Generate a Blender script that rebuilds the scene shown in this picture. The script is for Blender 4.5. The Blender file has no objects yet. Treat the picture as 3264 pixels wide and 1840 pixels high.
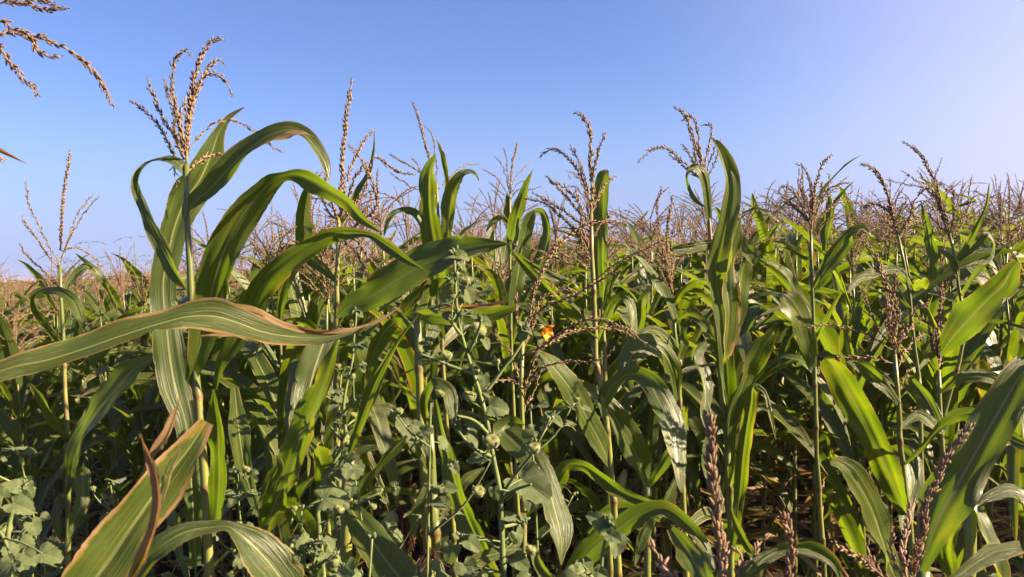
import bpy, math, random
import numpy as np
from mathutils import Vector, Matrix

SC = bpy.context.scene
COL = SC.collection
RAD = math.radians
random.seed(11)
RNG = np.random.default_rng(11)

# ------------------------------------------------------------------ camera
FPX = 2513.0                      # focal length in pixels of the 3264 px wide photograph
CAM_H = 1.80
PITCH, ROLL = RAD(2.05), RAD(-2.5)
cam_d = bpy.data.cameras.new('camera')
cam = bpy.data.objects.new('camera', cam_d)
COL.objects.link(cam)
cam_d.sensor_width = 36.0
cam_d.lens = 36.0 * FPX / 3264.0
cam_d.clip_start = 0.02
cam_d.clip_end = 3000.0
CM = (Matrix.Translation((0, 0, CAM_H)) @ Matrix.Rotation(RAD(90) - PITCH, 4, 'X') @ Matrix.Rotation(ROLL, 4, 'Z'))
cam.matrix_world = CM
cam_d.dof.use_dof = True
cam_d.dof.focus_distance = 2.6
cam_d.dof.aperture_fstop = 15.0
SC.camera = cam

# ------------------------------------------------------------------ sky and sun
SUN_AZ, SUN_EL = RAD(99), RAD(25)          # azimuth clockwise from +Y (the view direction)
sun_dir = Vector((math.cos(SUN_EL) * math.sin(SUN_AZ), math.cos(SUN_EL) * math.cos(SUN_AZ), math.sin(SUN_EL)))
world = bpy.data.worlds.new('World')
SC.world = world
world.use_nodes = True
wn, wl = world.node_tree.nodes, world.node_tree.links
wn.clear()
sky = wn.new('ShaderNodeTexSky')
sky.sky_type = 'NISHITA'
sky.sun_disc = False
sky.sun_elevation = SUN_EL
sky.sun_rotation = SUN_AZ
sky.altitude = 100
sky.air_density = 1.0
sky.dust_density = 0.8
sky.ozone_density = 3.0
def w_mix(kind, fac, a, b):
    n = wn.new('ShaderNodeMix')
    n.data_type, n.blend_type = 'RGBA', kind
    for sock, val in ((n.inputs[0], fac), (n.inputs[6], a), (n.inputs[7], b)):
        if isinstance(val, bpy.types.NodeSocket):
            wl.new(val, sock)
        else:
            sock.default_value = val
    return n.outputs[2]
def w_map(val, a, b, c, d, kind='SMOOTHSTEP'):
    n = wn.new('ShaderNodeMapRange')
    n.interpolation_type = kind
    wl.new(val, n.inputs[0])
    for k, q in enumerate((a, b, c, d)):
        n.inputs[k + 1].default_value = q
    return n.outputs[0]
# hazy air: the sky pales to lavender near the horizon and towards the sun, all the way round
geo = wn.new('ShaderNodeTexCoord')
xyz = wn.new('ShaderNodeSeparateXYZ')
wl.new(geo.outputs['Generated'], xyz.inputs[0])
dot = wn.new('ShaderNodeVectorMath')
dot.operation = 'DOT_PRODUCT'
wl.new(geo.outputs['Generated'], dot.inputs[0])
dot.inputs[1].default_value = sun_dir
c = w_mix('MULTIPLY', 1.0, sky.outputs['Color'], (0.59, 0.595, 0.815, 1))
c = w_mix('MIX', w_map(xyz.outputs[2], -0.02, 0.22, 0.9, 0.0), c, (1.70, 2.10, 3.70, 1))
mul = wn.new('ShaderNodeMath')
mul.operation = 'MULTIPLY'
wl.new(w_map(dot.outputs['Value'], 0.07, 0.92, 0.0, 1.0), mul.inputs[0])
wl.new(w_map(xyz.outputs[2], 0.02, 0.45, 1.0, 0.55), mul.inputs[1])
c = w_mix('MIX', mul.outputs[0], c, (4.9, 4.12, 4.8, 1))
bg = wn.new('ShaderNodeBackground')
bg.inputs['Strength'].default_value = 0.050
wo = wn.new('ShaderNodeOutputWorld')
wl.new(c, bg.inputs['Color'])
wl.new(bg.outputs[0], wo.inputs['Surface'])
sun_l = bpy.data.lights.new('sun', 'SUN')
sun_l.energy = 5.0
sun_l.angle = RAD(0.5)
sun_l.color = (1.0, 0.79, 0.52)
sun = bpy.data.objects.new('sun', sun_l)
sun.rotation_euler = sun_dir.to_track_quat('Z', 'Y').to_euler()
COL.objects.link(sun)
SC.view_settings.view_transform = 'Standard'
SC.view_settings.look = 'None'
SC.view_settings.gamma = 1.0
SC.view_settings.exposure = 2.35
SC.view_settings.use_curve_mapping = False
HAZE = 0.0005
SC.cycles.volume_bounces = 0
SC.cycles.max_bounces = 8
SC.cycles.transmission_bounces = 3
SC.cycles.diffuse_bounces = 2
SC.cycles.use_denoising = True

# ------------------------------------------------------------------ photograph -> place
R3 = np.array(CM.to_3x3())
CAMP = np.array([0, 0, CAM_H])
RIGHT, UP, FWD = R3[:, 0], R3[:, 1], -R3[:, 2]
K1, K2 = 1 / 1.578, 1 / 3.157
VIEWS = {'S': (0, 0, 1), 'A': (0, 0, K1), 'B': (1088, 200, K1), 'C': (2176, 300, K1), 'D': (0, 920, K1), 'E': (1088, 920, K1),
         'F': (2176, 920, K1), 'G': (0, 700, K2), 'H': (1100, 700, K2), 'I': (1300, 1150, K2), 'J': (1916, 700, K2),
         'K': (2448, 500, K2), 'L': (0, 1380, K2), 'M': (700, 1380, K2), 'N': (2100, 1380, K2)}

def unproj(u, v, d):
    """point at depth d metres on the line of sight through photograph pixel (u, v)"""
    return CAMP + d * (FWD + RIGHT * ((u - 1632.0) / FPX) - UP * ((v - 920.0) / FPX))

def path(s):
    """'A 10,20,30 40,50' -> rows of source-pixel x, y, width and up to two more numbers"""
    out, (ox, oy, k) = [], VIEWS['S']
    for t in s.split():
        if t in VIEWS:
            ox, oy, k = VIEWS[t]
            continue
        q = [float(a) for a in t.split(',')]
        out.append([ox + q[0] * k, oy + q[1] * k] + ([q[2] * k] if len(q) > 2 else []) + q[3:])
    return out

def spline(P, n):
    """Catmull-Rom through the rows of P, n samples spread by chord length"""
    P = np.asarray(P, float)
    if len(P) == 2:
        t = np.linspace(0, 1, n)[:, None]
        return P[0] * (1 - t) + P[1] * t
    seg = np.sqrt((np.diff(P[:, :2], axis=0) ** 2).sum(1)) + 1e-6
    cum = np.concatenate([[0], np.cumsum(seg)])
    s = np.linspace(0, cum[-1], n)
    i = np.clip(np.searchsorted(cum, s, side='right') - 1, 0, len(P) - 2)
    t = ((s - cum[i]) / seg[i])[:, None]
    Pm = np.vstack([2 * P[0] - P[1], P, 2 * P[-1] - P[-2]])
    dist = np.concatenate([[seg[0]], seg, [seg[-1]]])
    p0, p1, p2, p3 = Pm[i], Pm[i + 1], Pm[i + 2], Pm[i + 3]
    d0, d1, d2 = dist[i][:, None], dist[i + 1][:, None], dist[i + 2][:, None]
    m1 = (p2 - p1) + d1 * ((p1 - p0) / d0 - (p2 - p0) / (d0 + d1))
    m2 = (p2 - p1) + d1 * ((p3 - p2) / d2 - (p3 - p1) / (d1 + d2))
    t2, t3 = t * t, t * t * t
    return (2 * t3 - 3 * t2 + 1) * p1 + (t3 - 2 * t2 + t) * m1 + (-2 * t3 + 3 * t2) * p2 + (t3 - t2) * m2

def unit(v):
    return v / (np.linalg.norm(v, axis=-1, keepdims=True) + 1e-12)

# ------------------------------------------------------------------ mesh and object helpers
def mesh(name, V, Q=None, T=None, uv=None, attrs=None, mat=None, smooth=True):
    me = bpy.data.meshes.new(name)
    V = np.asarray(V, np.float32)
    Q = np.zeros((0, 4), np.int32) if Q is None or not len(Q) else np.asarray(Q, np.int32)
    T = np.zeros((0, 3), np.int32) if T is None or not len(T) else np.asarray(T, np.int32)
    me.vertices.add(len(V))
    me.vertices.foreach_set('co', V.ravel())
    loops = np.concatenate([Q.ravel(), T.ravel()]).astype(np.int32)
    me.loops.add(len(loops))
    me.loops.foreach_set('vertex_index', loops)
    me.polygons.add(len(Q) + len(T))
    me.polygons.foreach_set('loop_start', np.concatenate([np.arange(len(Q)) * 4, len(Q) * 4 + np.arange(len(T)) * 3]).astype(np.int32))
    me.polygons.foreach_set('use_smooth', np.full(len(Q) + len(T), smooth))
    if uv is not None:
        me.uv_layers.new(name='UVMap').data.foreach_set('uv', np.asarray(uv, np.float32)[loops].ravel())
    for k, a in (attrs or {}).items():
        me.attributes.new(k, 'FLOAT', 'POINT').data.foreach_set('value', np.broadcast_to(np.asarray(a, np.float32), (len(V),)).copy())
    if mat:
        for m in (mat if isinstance(mat, (list, tuple)) else [mat]):
            me.materials.append(m)
    me.update(calc_edges=True)
    me.validate()
    return me

def link(name, me, parent=None, label=None):
    o = bpy.data.objects.new(name, me)
    COL.objects.link(o)
    if parent is not None:
        o.parent = parent
    if label:
        o['label'] = label
    return o

def thing(name, label, cat, loc, group=None):
    o = bpy.data.objects.new(name, None)
    o.empty_display_size = 0.1
    o.location = loc
    COL.objects.link(o)
    o['label'], o['category'] = label, cat
    if group:
        o['group'] = group
    return o

class Bag:
    """collects several pieces of one part into one mesh"""
    def __init__(s):
        s.V, s.Q, s.T, s.U, s.A, s.n = [], [], [], [], {}, 0
    def add(s, V, Q=None, T=None, uv=None, **attrs):
        s.V.append(np.asarray(V, float))
        if Q is not None and len(Q):
            s.Q.append(np.asarray(Q) + s.n)
        if T is not None and len(T):
            s.T.append(np.asarray(T) + s.n)
        s.U.append(np.zeros((len(V), 2)) if uv is None else uv)
        for k, a in attrs.items():
            s.A.setdefault(k, []).append(np.broadcast_to(np.asarray(a, float), (len(V),)))
        s.n += len(V)
        return s
    def mesh(s, name, mat, off=(0, 0, 0), smooth=True):
        return mesh(name, np.vstack(s.V) - np.asarray(off), np.vstack(s.Q) if s.Q else None, np.vstack(s.T) if s.T else None,
                    np.vstack(s.U), {k: np.concatenate(v) for k, v in s.A.items()}, mat, smooth)

def tube(P, r, sides=8, cap=True):
    P = np.asarray(P, float)
    n = len(P)
    r = np.broadcast_to(np.asarray(r, float), (n,))
    t = unit(np.gradient(P, axis=0))
    ref = np.array([0.31, 0.9, 0.2])
    if abs(unit(t.mean(0)) @ unit(ref)) > 0.95:
        ref = np.array([1.0, 0, 0])
    a = unit(np.cross(t, ref))
    b = np.cross(t, a)
    th = np.arange(sides) * 2 * np.pi / sides
    V = (P[:, None] + r[:, None, None] * (a[:, None] * np.cos(th)[None, :, None] + b[:, None] * np.sin(th)[None, :, None])).reshape(-1, 3)
    i, j = np.meshgrid(np.arange(n - 1), np.arange(sides), indexing='ij')
    j2 = (j + 1) % sides
    Q = np.stack([i * sides + j, i * sides + j2, (i + 1) * sides + j2, (i + 1) * sides + j], -1).reshape(-1, 4)
    uv = np.stack([np.tile(np.arange(sides) / sides, n), np.repeat(np.linspace(0, 1, n), sides)], -1)
    T = None
    if cap:
        V = np.vstack([V, P[-1:], P[:1]])
        k = np.arange(sides)
        T = np.vstack([np.stack([(n - 1) * sides + k, (n - 1) * sides + (k + 1) % sides, np.full(sides, n * sides)], -1),
                       np.stack([(k + 1) % sides, k, np.full(sides, n * sides + 1)], -1)])
        uv = np.vstack([uv, [[.5, 1], [.5, 0]]])
    return V, Q, T, uv

def curve3(P, n=12):
    P = np.asarray(P)
    d = np.concatenate([[0], np.cumsum(np.linalg.norm(np.diff(P, axis=0), axis=1))])
    Q = np.column_stack([d, np.zeros(len(d))])
    s = np.linspace(0, d[-1], n)
    out = np.stack([np.interp(s, d, P[:, k]) for k in range(3)], -1)
    for _ in range(2):
        out[1:-1] = (out[:-2] + 2 * out[1:-1] + out[2:]) / 4
    return out

def ribbon(S, lat, hw, fold=0.2, ruffle=0.0, cols=15, seed=0, cut=0.0, toward=None, flip=1.0):
    """a leaf blade: spine S (n,3), sideways unit vectors lat, half widths hw; V-folded along the midrib with wavy margins"""
    rg = np.random.default_rng(seed)
    n = len(S)
    t = unit(np.gradient(S, axis=0))
    lat = unit(lat - (lat * t).sum(1, keepdims=True) * t)
    nor = np.cross(t, lat)
    if toward is not None and (nor * toward).sum() < 0:
        nor = -nor
    nor = nor * flip
    u = np.linspace(-1, 1, cols)
    u = np.sign(u) * np.abs(u) ** 0.9
    s = np.linspace(0, 1, n)
    arc = np.concatenate([[0], np.cumsum(np.linalg.norm(np.diff(S, axis=0), axis=1))])
    f1, f2, p1, p2 = rg.uniform(28, 45), rg.uniform(28, 45), rg.uniform(0, 6), rg.uniform(0, 6)
    wav = np.where(u[None, :] < 0, np.sin(arc[:, None] * f1 + p1), np.sin(arc[:, None] * f2 + p2)) * np.sin(arc[:, None] * 11 + p2 + p1)
    env = np.clip(np.minimum(s * 6, (1 - s) * 5), 0, 1)[:, None]
    h = (fold * np.abs(u)[None, :] - 0.22 * fold * u[None, :] ** 2) * hw[:, None] + ruffle * wav * env * (u[None, :] ** 2)
    bite = np.ones((n, cols))
    if cols > 8:
        for _ in range(int(rg.integers(2, 6))):
            k0, side_, dep, wid = rg.integers(int(n * .15), n - 2), rg.integers(0, 2), rg.uniform(.05, .28), rg.uniform(.5, 2.2)
            g_ = dep * np.exp(-((np.arange(n) - k0) / wid) ** 2)
            m_ = np.clip((np.abs(u) - .55) / .45, 0, 1) * ((u > 0) if side_ else (u < 0))
            bite -= g_[:, None] * m_[None, :]
    edge = bite + 0.014 * rg.standard_normal((n, cols)) * (np.abs(u)[None, :] > 0.95) * env
    pk, pp = rg.uniform(4.5, 7.5), rg.uniform(0, 6)
    pleat = .065 * np.cos(u * pk * math.pi / 2 + pp)[None] * (.55 + .45 * np.sin(arc * 9 + pp))[:, None] + .03 * np.cos(u * pk * 2.3 + pp)[None]
    if cols > 6:
        h = h + pleat * hw[:, None] * env
    V = S[:, None] + lat[:, None] * (u[None, :, None] * hw[:, None, None] * edge[..., None]) + nor[:, None] * h[..., None]
    if cut > 0:                                   # ragged torn end
        jag = rg.uniform(-cut, cut, cols)
        V[-1] += t[-1] * jag[:, None]
    i, j = np.meshgrid(np.arange(n - 1), np.arange(cols - 1), indexing='ij')
    Q = np.stack([i * cols + j, i * cols + j + 1, (i + 1) * cols + j + 1, (i + 1) * cols + j], -1).reshape(-1, 4)
    uv = np.stack([np.tile((u + 1) / 2, n), np.repeat(s, cols)], -1)
    return V.reshape(-1, 3), Q, uv

SPK_V = np.array([[0, 0, 0], [1, 0, .42], [0, 1, .42], [-1, 0, .42], [0, -1, .42], [0, 0, 1]], float)
SPK_T = np.array([[0, 2, 1], [0, 3, 2], [0, 4, 3], [0, 1, 4], [5, 1, 2], [5, 2, 3], [5, 3, 4], [5, 4, 1]])
_r = [(0.75, .2), (1.0, .45), (.7, .78)]
SPH_V = np.vstack([[[0, 0, 0]]] + [np.stack([rr * np.cos(np.arange(6) * np.pi / 3), rr * np.sin(np.arange(6) * np.pi / 3), np.full(6, zz)], -1) for rr, zz in _r] + [[[0, 0, 1]]])
SPH_T = np.array([[0, 1 + (k + 1) % 6, 1 + k] for k in range(6)] + [[19, 13 + k, 13 + (k + 1) % 6] for k in range(6)] +
                 [x for q in range(2) for k in range(6) for x in ([1 + 6 * q + k, 1 + 6 * q + (k + 1) % 6, 7 + 6 * q + (k + 1) % 6], [1 + 6 * q + k, 7 + 6 * q + (k + 1) % 6, 7 + 6 * q + k])])

def spikelets(P, spacing, length, rad, ranks, splay, rg, bare=0.12, fine=False, r_axis=0.0011):
    """a tassel branch: thin axis P (n,3) set with overlapping spikelets"""
    bag = Bag()
    arc = np.concatenate([[0], np.cumsum(np.linalg.norm(np.diff(P, axis=0), axis=1))])
    L = arc[-1]
    wob = rg.normal(0, .0012, P.shape)
    wob[0] = 0
    P = P + wob
    bag.add(*tube(P, np.linspace(r_axis * 1.3, r_axis * .6, len(P)), 5), rnd=0.35, axis=1.0)
    s = np.arange(bare * L, L, spacing)
    if len(s) < 2:
        s = np.linspace(bare * L, L, 3)
    s = np.repeat(s, 2) + rg.uniform(-.3, .3, 2 * len(s)) * spacing
    s = np.clip(s, 0, L)
    gap = np.sin(s * rg.uniform(35, 60) + rg.uniform(0, 6)) + np.sin(s * rg.uniform(90, 140))
    s = s[rg.random(len(s)) > .10 + .30 * (gap < -.7)]
    N = len(s)
    c = np.stack([np.interp(s, arc, P[:, k]) for k in range(3)], -1)
    t = unit(np.stack([np.interp(s, arc, unit(np.gradient(P, axis=0))[:, k]) for k in range(3)], -1))
    ref = unit(np.array([.3, -.8, .5]))
    a = unit(np.cross(t, ref))
    b = np.cross(t, a)
    th = (np.arange(N) % ranks) * 2 * np.pi / ranks + (np.arange(N) // ranks) * 0.9 + rg.uniform(-.5, .5, N)
    rd = a * np.cos(th)[:, None] + b * np.sin(th)[:, None]
    an = splay * rg.uniform(.4, 1.5, N)
    taper = np.clip((L - s) / (0.3 * L) + .5, .5, 1)
    ln = length * rg.uniform(.8, 1.2, N) * taper
    w = unit(t * np.cos(an)[:, None] + rd * np.sin(an)[:, None])
    e1 = unit(np.cross(w, t + 0.01))
    e2 = np.cross(w, e1)
    tv, tt = (SPH_V, SPH_T) if fine else (SPK_V, SPK_T)
    rr = rad * rg.uniform(.8, 1.25, N) * taper
    V = (c + rd * r_axis)[:, None] + rr[:, None, None] * (e1[:, None] * tv[None, :, :1] + e2[:, None] * tv[None, :, 1:2] * .8) + (ln[:, None, None] * tv[None, :, 2:]) * w[:, None]
    T = (tt[None] + (np.arange(N) * len(tv))[:, None, None]).reshape(-1, 3)
    bag.add(V.reshape(-1, 3), T=T, rnd=np.repeat(rg.random(N), len(tv)), axis=0.0)
    return bag

# ------------------------------------------------------------------ materials
def newmat(name):
    m = bpy.data.materials.new(name)
    m.use_nodes = True
    m.node_tree.nodes.clear()
    nt = m.node_tree
    def N(kind, **kw):
        n = nt.nodes.new('ShaderNode' + kind)
        for k, v in kw.items():
            setattr(n, k, v)
        return n
    def put(sock, v):
        if hasattr(v, 'is_output') or isinstance(v, bpy.types.NodeSocket):
            nt.links.new(v, sock)
        else:
            sock.default_value = v if not isinstance(v, tuple) or len(v) != 3 else (*v, 1)
    def math_(op, a, b=0.0, c=None, clamp=False):
        n = N('Math', operation=op, use_clamp=clamp)
        put(n.inputs[0], a); put(n.inputs[1], b)
        if c is not None:
            put(n.inputs[2], c)
        return n.outputs[0]
    def mixc(f, a, b, blend='MIX'):
        n = N('Mix', data_type='RGBA', blend_type=blend)
        put(n.inputs[0], f); put(n.inputs[6], a); put(n.inputs[7], b)
        return n.outputs[2]
    def rng_(v, a, b, c=0.0, d=1.0):
        n = N('MapRange', interpolation_type='SMOOTHSTEP')
        put(n.inputs[0], v); put(n.inputs[1], a); put(n.inputs[2], b); put(n.inputs[3], c); put(n.inputs[4], d)
        return n.outputs[0]
    def noise(vec, scale, detail=3.0, rough=.55):
        n = N('TexNoise')
        if vec is not None:
            nt.links.new(vec, n.inputs['Vector'])
        put(n.inputs['Scale'], scale); put(n.inputs['Detail'], detail); put(n.inputs['Roughness'], rough)
        return n.outputs['Fac']
    def bsdf(col, rough, spec=.5, trans=None, tfac=.35, bump=None, bstr=.3, bdist=.002, sheen=0.0):
        p = N('BsdfPrincipled')
        put(p.inputs['Base Color'], col); put(p.inputs['Roughness'], rough); put(p.inputs['Specular IOR Level'], spec)
        if sheen:
            p.inputs['Sheen Weight'].default_value = sheen
        out = p.outputs[0]
        if bump is not None:
            b = N('Bump')
            b.inputs['Strength'].default_value = bstr
            b.inputs['Distance'].default_value = bdist
            nt.links.new(bump, b.inputs['Height'])
            nt.links.new(b.outputs[0], p.inputs['Normal'])
        if trans is not None:
            t = N('BsdfTranslucent')
            put(t.inputs['Color'], trans)
            mx = N('MixShader')
            put(mx.inputs[0], tfac)
            nt.links.new(out, mx.inputs[1]); nt.links.new(t.outputs[0], mx.inputs[2])
            out = mx.outputs[0]
        o = N('OutputMaterial')
        nt.links.new(out, o.inputs['Surface'])
    return m, nt, N, math_, mixc, rng_, noise, bsdf

def corn_leaf_material():
    m, nt, N, M, X, RG, NZ, BS = newmat('corn_leaf_blade')
    uvn = N('UVMap'); sep = N('SeparateXYZ'); nt.links.new(uvn.outputs[0], sep.inputs[0])
    u, v = sep.outputs[0], sep.outputs[1]
    oi = N('ObjectInfo')
    dry = N('Attribute', attribute_name='dry').outputs['Fac']
    rnd = N('Attribute', attribute_name='tone').outputs['Fac']
    tc = N('TexCoord')
    cmb = N('CombineXYZ')                                    # streaks run along the blade
    nt.links.new(M('MULTIPLY', u, 34.0), cmb.inputs[0]); nt.links.new(M('MULTIPLY', v, 1.6), cmb.inputs[1])
    nt.links.new(M('MULTIPLY', rnd, 37.0), cmb.inputs[2])
    streak = NZ(cmb.outputs[0], 1.0, 3.0, .6)
    cmb2 = N('CombineXYZ')
    nt.links.new(M('MULTIPLY', u, 2.0), cmb2.inputs[0]); nt.links.new(M('MULTIPLY', v, 7.0), cmb2.inputs[1])
    nt.links.new(M('MULTIPLY', rnd, 91.0), cmb2.inputs[2])
    blotch = NZ(cmb2.outputs[0], 1.0, 4.0, .6)
    cmb3 = N('CombineXYZ')
    nt.links.new(M('MULTIPLY', u, 46.0), cmb3.inputs[0]); nt.links.new(M('MULTIPLY', v, 14.0), cmb3.inputs[1])
    nt.links.new(M('MULTIPLY', rnd, 53.0), cmb3.inputs[2])
    fleck = NZ(cmb3.outputs[0], 1.0, 2.0, .5)
    across = M('MULTIPLY', M('ABSOLUTE', M('SUBTRACT', u, 0.5)), 2.0)
    green = X(streak, (0.0123, 0.0282, 0.0044), (0.0862, 0.1197, 0.0211))
    green = X(RG(blotch, .35, .7), green, X(streak, (0.0229, 0.0370, 0.0044), (0.1144, 0.1285, 0.0194)))
    green = X(M('MULTIPLY', RG(rnd, 0, 1), .5), green, X(streak, (0.0106, 0.0246, 0.0079), (0.0581, 0.0810, 0.0246)))
    tgreen = X(streak, (0.0616, 0.1496, 0.0026), (0.2640, 0.3784, 0.0088))
    tgreen = X(M('MULTIPLY', RG(blotch, .45, .8), .6), tgreen, (0.3520, 0.3520, 0.0106))
    rib = RG(across, .018, .075, 1.0, 0.0)
    green = X(M('MULTIPLY', rib, .8), green, (0.2200, 0.2376, 0.0880))
    tgreen = X(rib, tgreen, (0.2200, 0.2464, 0.0704))
    fl = M('MULTIPLY', RG(fleck, .69, .75), .6)
    green = X(fl, green, (0.2200, 0.1848, 0.0792))
    spot = M('MULTIPLY', RG(NZ(tc.outputs['Object'], 55.0, 2.0), .70, .76), .6)
    green = X(spot, green, (0.1408, 0.0968, 0.0308))
    tgreen = X(spot, tgreen, (0.1408, 0.0880, 0.0176))
    # drying margins and tip
    e = M('ADD', M('MULTIPLY', M('POWER', across, 5.0), .70), M('MULTIPLY', M('SUBTRACT', blotch, .5), .95))
    e = M('ADD', e, M('MULTIPLY', M('POWER', v, 5.0), .34))
    e = M('SUBTRACT', e, M('MULTIPLY', RG(v, .45, .0), .18))
    lim = M('SUBTRACT', 1.06, M('MULTIPLY', dry, .60))
    yel = RG(M('SUBTRACT', e, lim), -.20, -.02)
    brn = RG(M('SUBTRACT', e, lim), -.05, .04)
    rim = M('MULTIPLY', RG(across, .945, .99), RG(M('ADD', blotch, M('MULTIPLY', M('SUBTRACT', fleck, .5), .5)), .44, .60))
    brn = M('MAXIMUM', brn, M('MULTIPLY', rim, .75))
    tan = X(streak, (0.1320, 0.0660, 0.0282), (0.3168, 0.2068, 0.1100))
    col = X(yel, green, (0.1760, 0.1320, 0.0158))
    col = X(brn, col, tan)
    tcol = X(yel, tgreen, (0.5456, 0.3696, 0.0176))
    tcol = X(brn, tcol, (0.3696, 0.1936, 0.0528))
    ro = M('ADD', .30, M('MULTIPLY', brn, .3))
    BS(col, M('ADD', ro, M('MULTIPLY', blotch, .12)), 0.45, tcol, .34, streak, .75, .004)
    return m

def tassel_material():
    m, nt, N, M, X, RG, NZ, BS = newmat('dry_tassel')
    r = N('Attribute', attribute_name='rnd').outputs['Fac']
    ax = N('Attribute', attribute_name='axis').outputs['Fac']
    tc = N('TexCoord')
    n = NZ(tc.outputs['Object'], 260.0, 2.0)
    c = X(r, (0.150, 0.086, 0.056), (0.315, 0.208, 0.140))
    c = X(RG(r, .86, .95), c, (0.1980, 0.1650, 0.0660))
    c = X(RG(r, .12, .04), c, (0.1254, 0.0627, 0.0528))
    c = X(M('MULTIPLY', RG(n, .4, .8), .25), c, (0.1122, 0.0627, 0.0429))
    c = X(M('MULTIPLY', ax, .75), c, (0.2178, 0.1782, 0.0726))
    BS(c, .62, .3, X(.5, c, (0.3960, 0.2508, 0.1452)), .28, n, .2, .0006)
    return m

def stalk_material():
    m, nt, N, M, X, RG, NZ, BS = newmat('corn_stalk_skin')
    nd = N('Attribute', attribute_name='node').outputs['Fac']
    uvn = N('UVMap'); mp = N('Mapping'); nt.links.new(uvn.outputs[0], mp.inputs[0])
    mp.inputs['Scale'].default_value = (22, 2.5, 1)
    st = NZ(mp.outputs[0], 1.0, 3.0)
    tc = N('TexCoord')
    b = NZ(tc.outputs['Object'], 14.0, 3.0)
    c = X(st, (0.0929, 0.1053, 0.0198), (0.2229, 0.2291, 0.0557))
    c = X(RG(b, .45, .75), c, (0.1238, 0.1300, 0.0310))
    c = X(M('MULTIPLY', RG(b, .62, .7), .5), c, (0.1362, 0.0619, 0.0372))
    sg = N('Attribute', attribute_name='seg').outputs['Fac']
    c = X(M('MULTIPLY', RG(sg, .35, .95), .75), c, X(st, (0.0372, 0.0588, 0.0112), (0.0991, 0.1238, 0.0310)))
    c = X(RG(M('ADD', M('MULTIPLY', sg, -.5), b), .42, .56), c, X(st, (0.0991, 0.0619, 0.0310), (0.2043, 0.1486, 0.0805)))
    c = X(nd, c, (0.1053, 0.0526, 0.0248))
    BS(c, .42, .5, (0.1858, 0.2105, 0.0310), .10, st, .25, .001)
    return m

def plain(name, c1, c2, scale=30.0, rough=.6, spec=.35, trans=None, tfac=.3, bstr=.25, sheen=0.0, bdist=.001):
    m, nt, N, M, X, RG, NZ, BS = newmat(name)
    tc = N('TexCoord')
    n = NZ(tc.outputs['Object'], scale, 4.0)
    BS(X(RG(n, .3, .7), c1, c2), rough, spec, trans, tfac, n, bstr, bdist, sheen)
    return m

def mallow_leaf_material():
    m, nt, N, M, X, RG, NZ, BS = newmat('felted_mallow_leaf')
    uvn = N('UVMap'); sep = N('SeparateXYZ'); nt.links.new(uvn.outputs[0], sep.inputs[0])
    tc = N('TexCoord')
    n = NZ(tc.outputs['Object'], 60.0, 4.0)
    # uv: x = angle / 2 pi, y = radius; seven veins fan out from the stalk
    w = M('ABSOLUTE', M('SINE', M('MULTIPLY', M('SUBTRACT', sep.outputs[0], 0.5), math.pi * 7.0)))
    vein = M('MULTIPLY', RG(w, .16, .02), M('SUBTRACT', 1.0, M('MULTIPLY', sep.outputs[1], .55)))
    c = X(RG(n, .3, .72), (0.060, 0.082, 0.030), (0.108, 0.134, 0.060))
    c = X(M('MULTIPLY', vein, .7), c, (0.1980, 0.2178, 0.1254))
    BS(c, .75, .2, (0.1584, 0.2376, 0.0396), .33, M('ADD', n, M('MULTIPLY', vein, -.8)), .45, .002, .12)
    return m

def soil_material():
    m, nt, N, M, X, RG, NZ, BS = newmat('field_soil')
    tc = N('TexCoord')
    a = NZ(tc.outputs['Object'], 2.2, 6.0, .65)
    b = NZ(tc.outputs['Object'], 38.0, 5.0, .7)
    c = X(RG(a, .3, .7), (0.024, 0.016, 0.011), (0.048, 0.033, 0.024))
    c = X(RG(b, .55, .75), c, (0.08, 0.058, 0.04))
    BS(c, .95, .1, None, 0, M('ADD', a, b), .8, .03)
    return m

LEAF = corn_leaf_material()
TASSEL = tassel_material()
STALK = stalk_material()
MLEAF = mallow_leaf_material()
MSTEM = plain('downy_mallow_stem', (0.070, 0.098, 0.028), (0.125, 0.155, 0.048), 45, .7, .25, sheen=.1)
POD = plain('mallow_seed_pod', (0.095, 0.130, 0.026), (0.170, 0.200, 0.052), 70, .7, .25, (0.2480, 0.2604, 0.0620), .15, .3, .4)
PODTOP = plain('mallow_pod_crown', (0.085, 0.10, 0.032), (0.145, 0.135, 0.06), 160, .8, .2)
SEPAL = plain('mallow_sepal', (0.080, 0.110, 0.034), (0.145, 0.170, 0.070), 60, .75, .2, (0.1860, 0.2480, 0.0620), .25, .2, .3)
PETAL = plain('orange_petal', (0.58, 0.20, 0.008), (0.68, 0.30, 0.012), 50, .55, .3, (0.5, 0.22, 0.01), .4, .4)
HUSK = plain('cob_husk', (0.1440, 0.1656, 0.0432), (0.2448, 0.2376, 0.0864), 20, .5, .4, (0.2880, 0.2880, 0.0720), .15)
SILK = plain('dried_silk', (0.0396, 0.0158, 0.0101), (0.0864, 0.0360, 0.0216), 90, .8, .2)
STRAW = plain('dead_leaf', (0.055, 0.036, 0.020), (0.115, 0.078, 0.045), 40, .8, .2)
FEATHER = plain('feathery_leaflet', (0.0396, 0.0720, 0.0360), (0.0648, 0.1080, 0.0540), 20, .6, .3, (0.1440, 0.2592, 0.0576), .35)
SOIL = soil_material()

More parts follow.
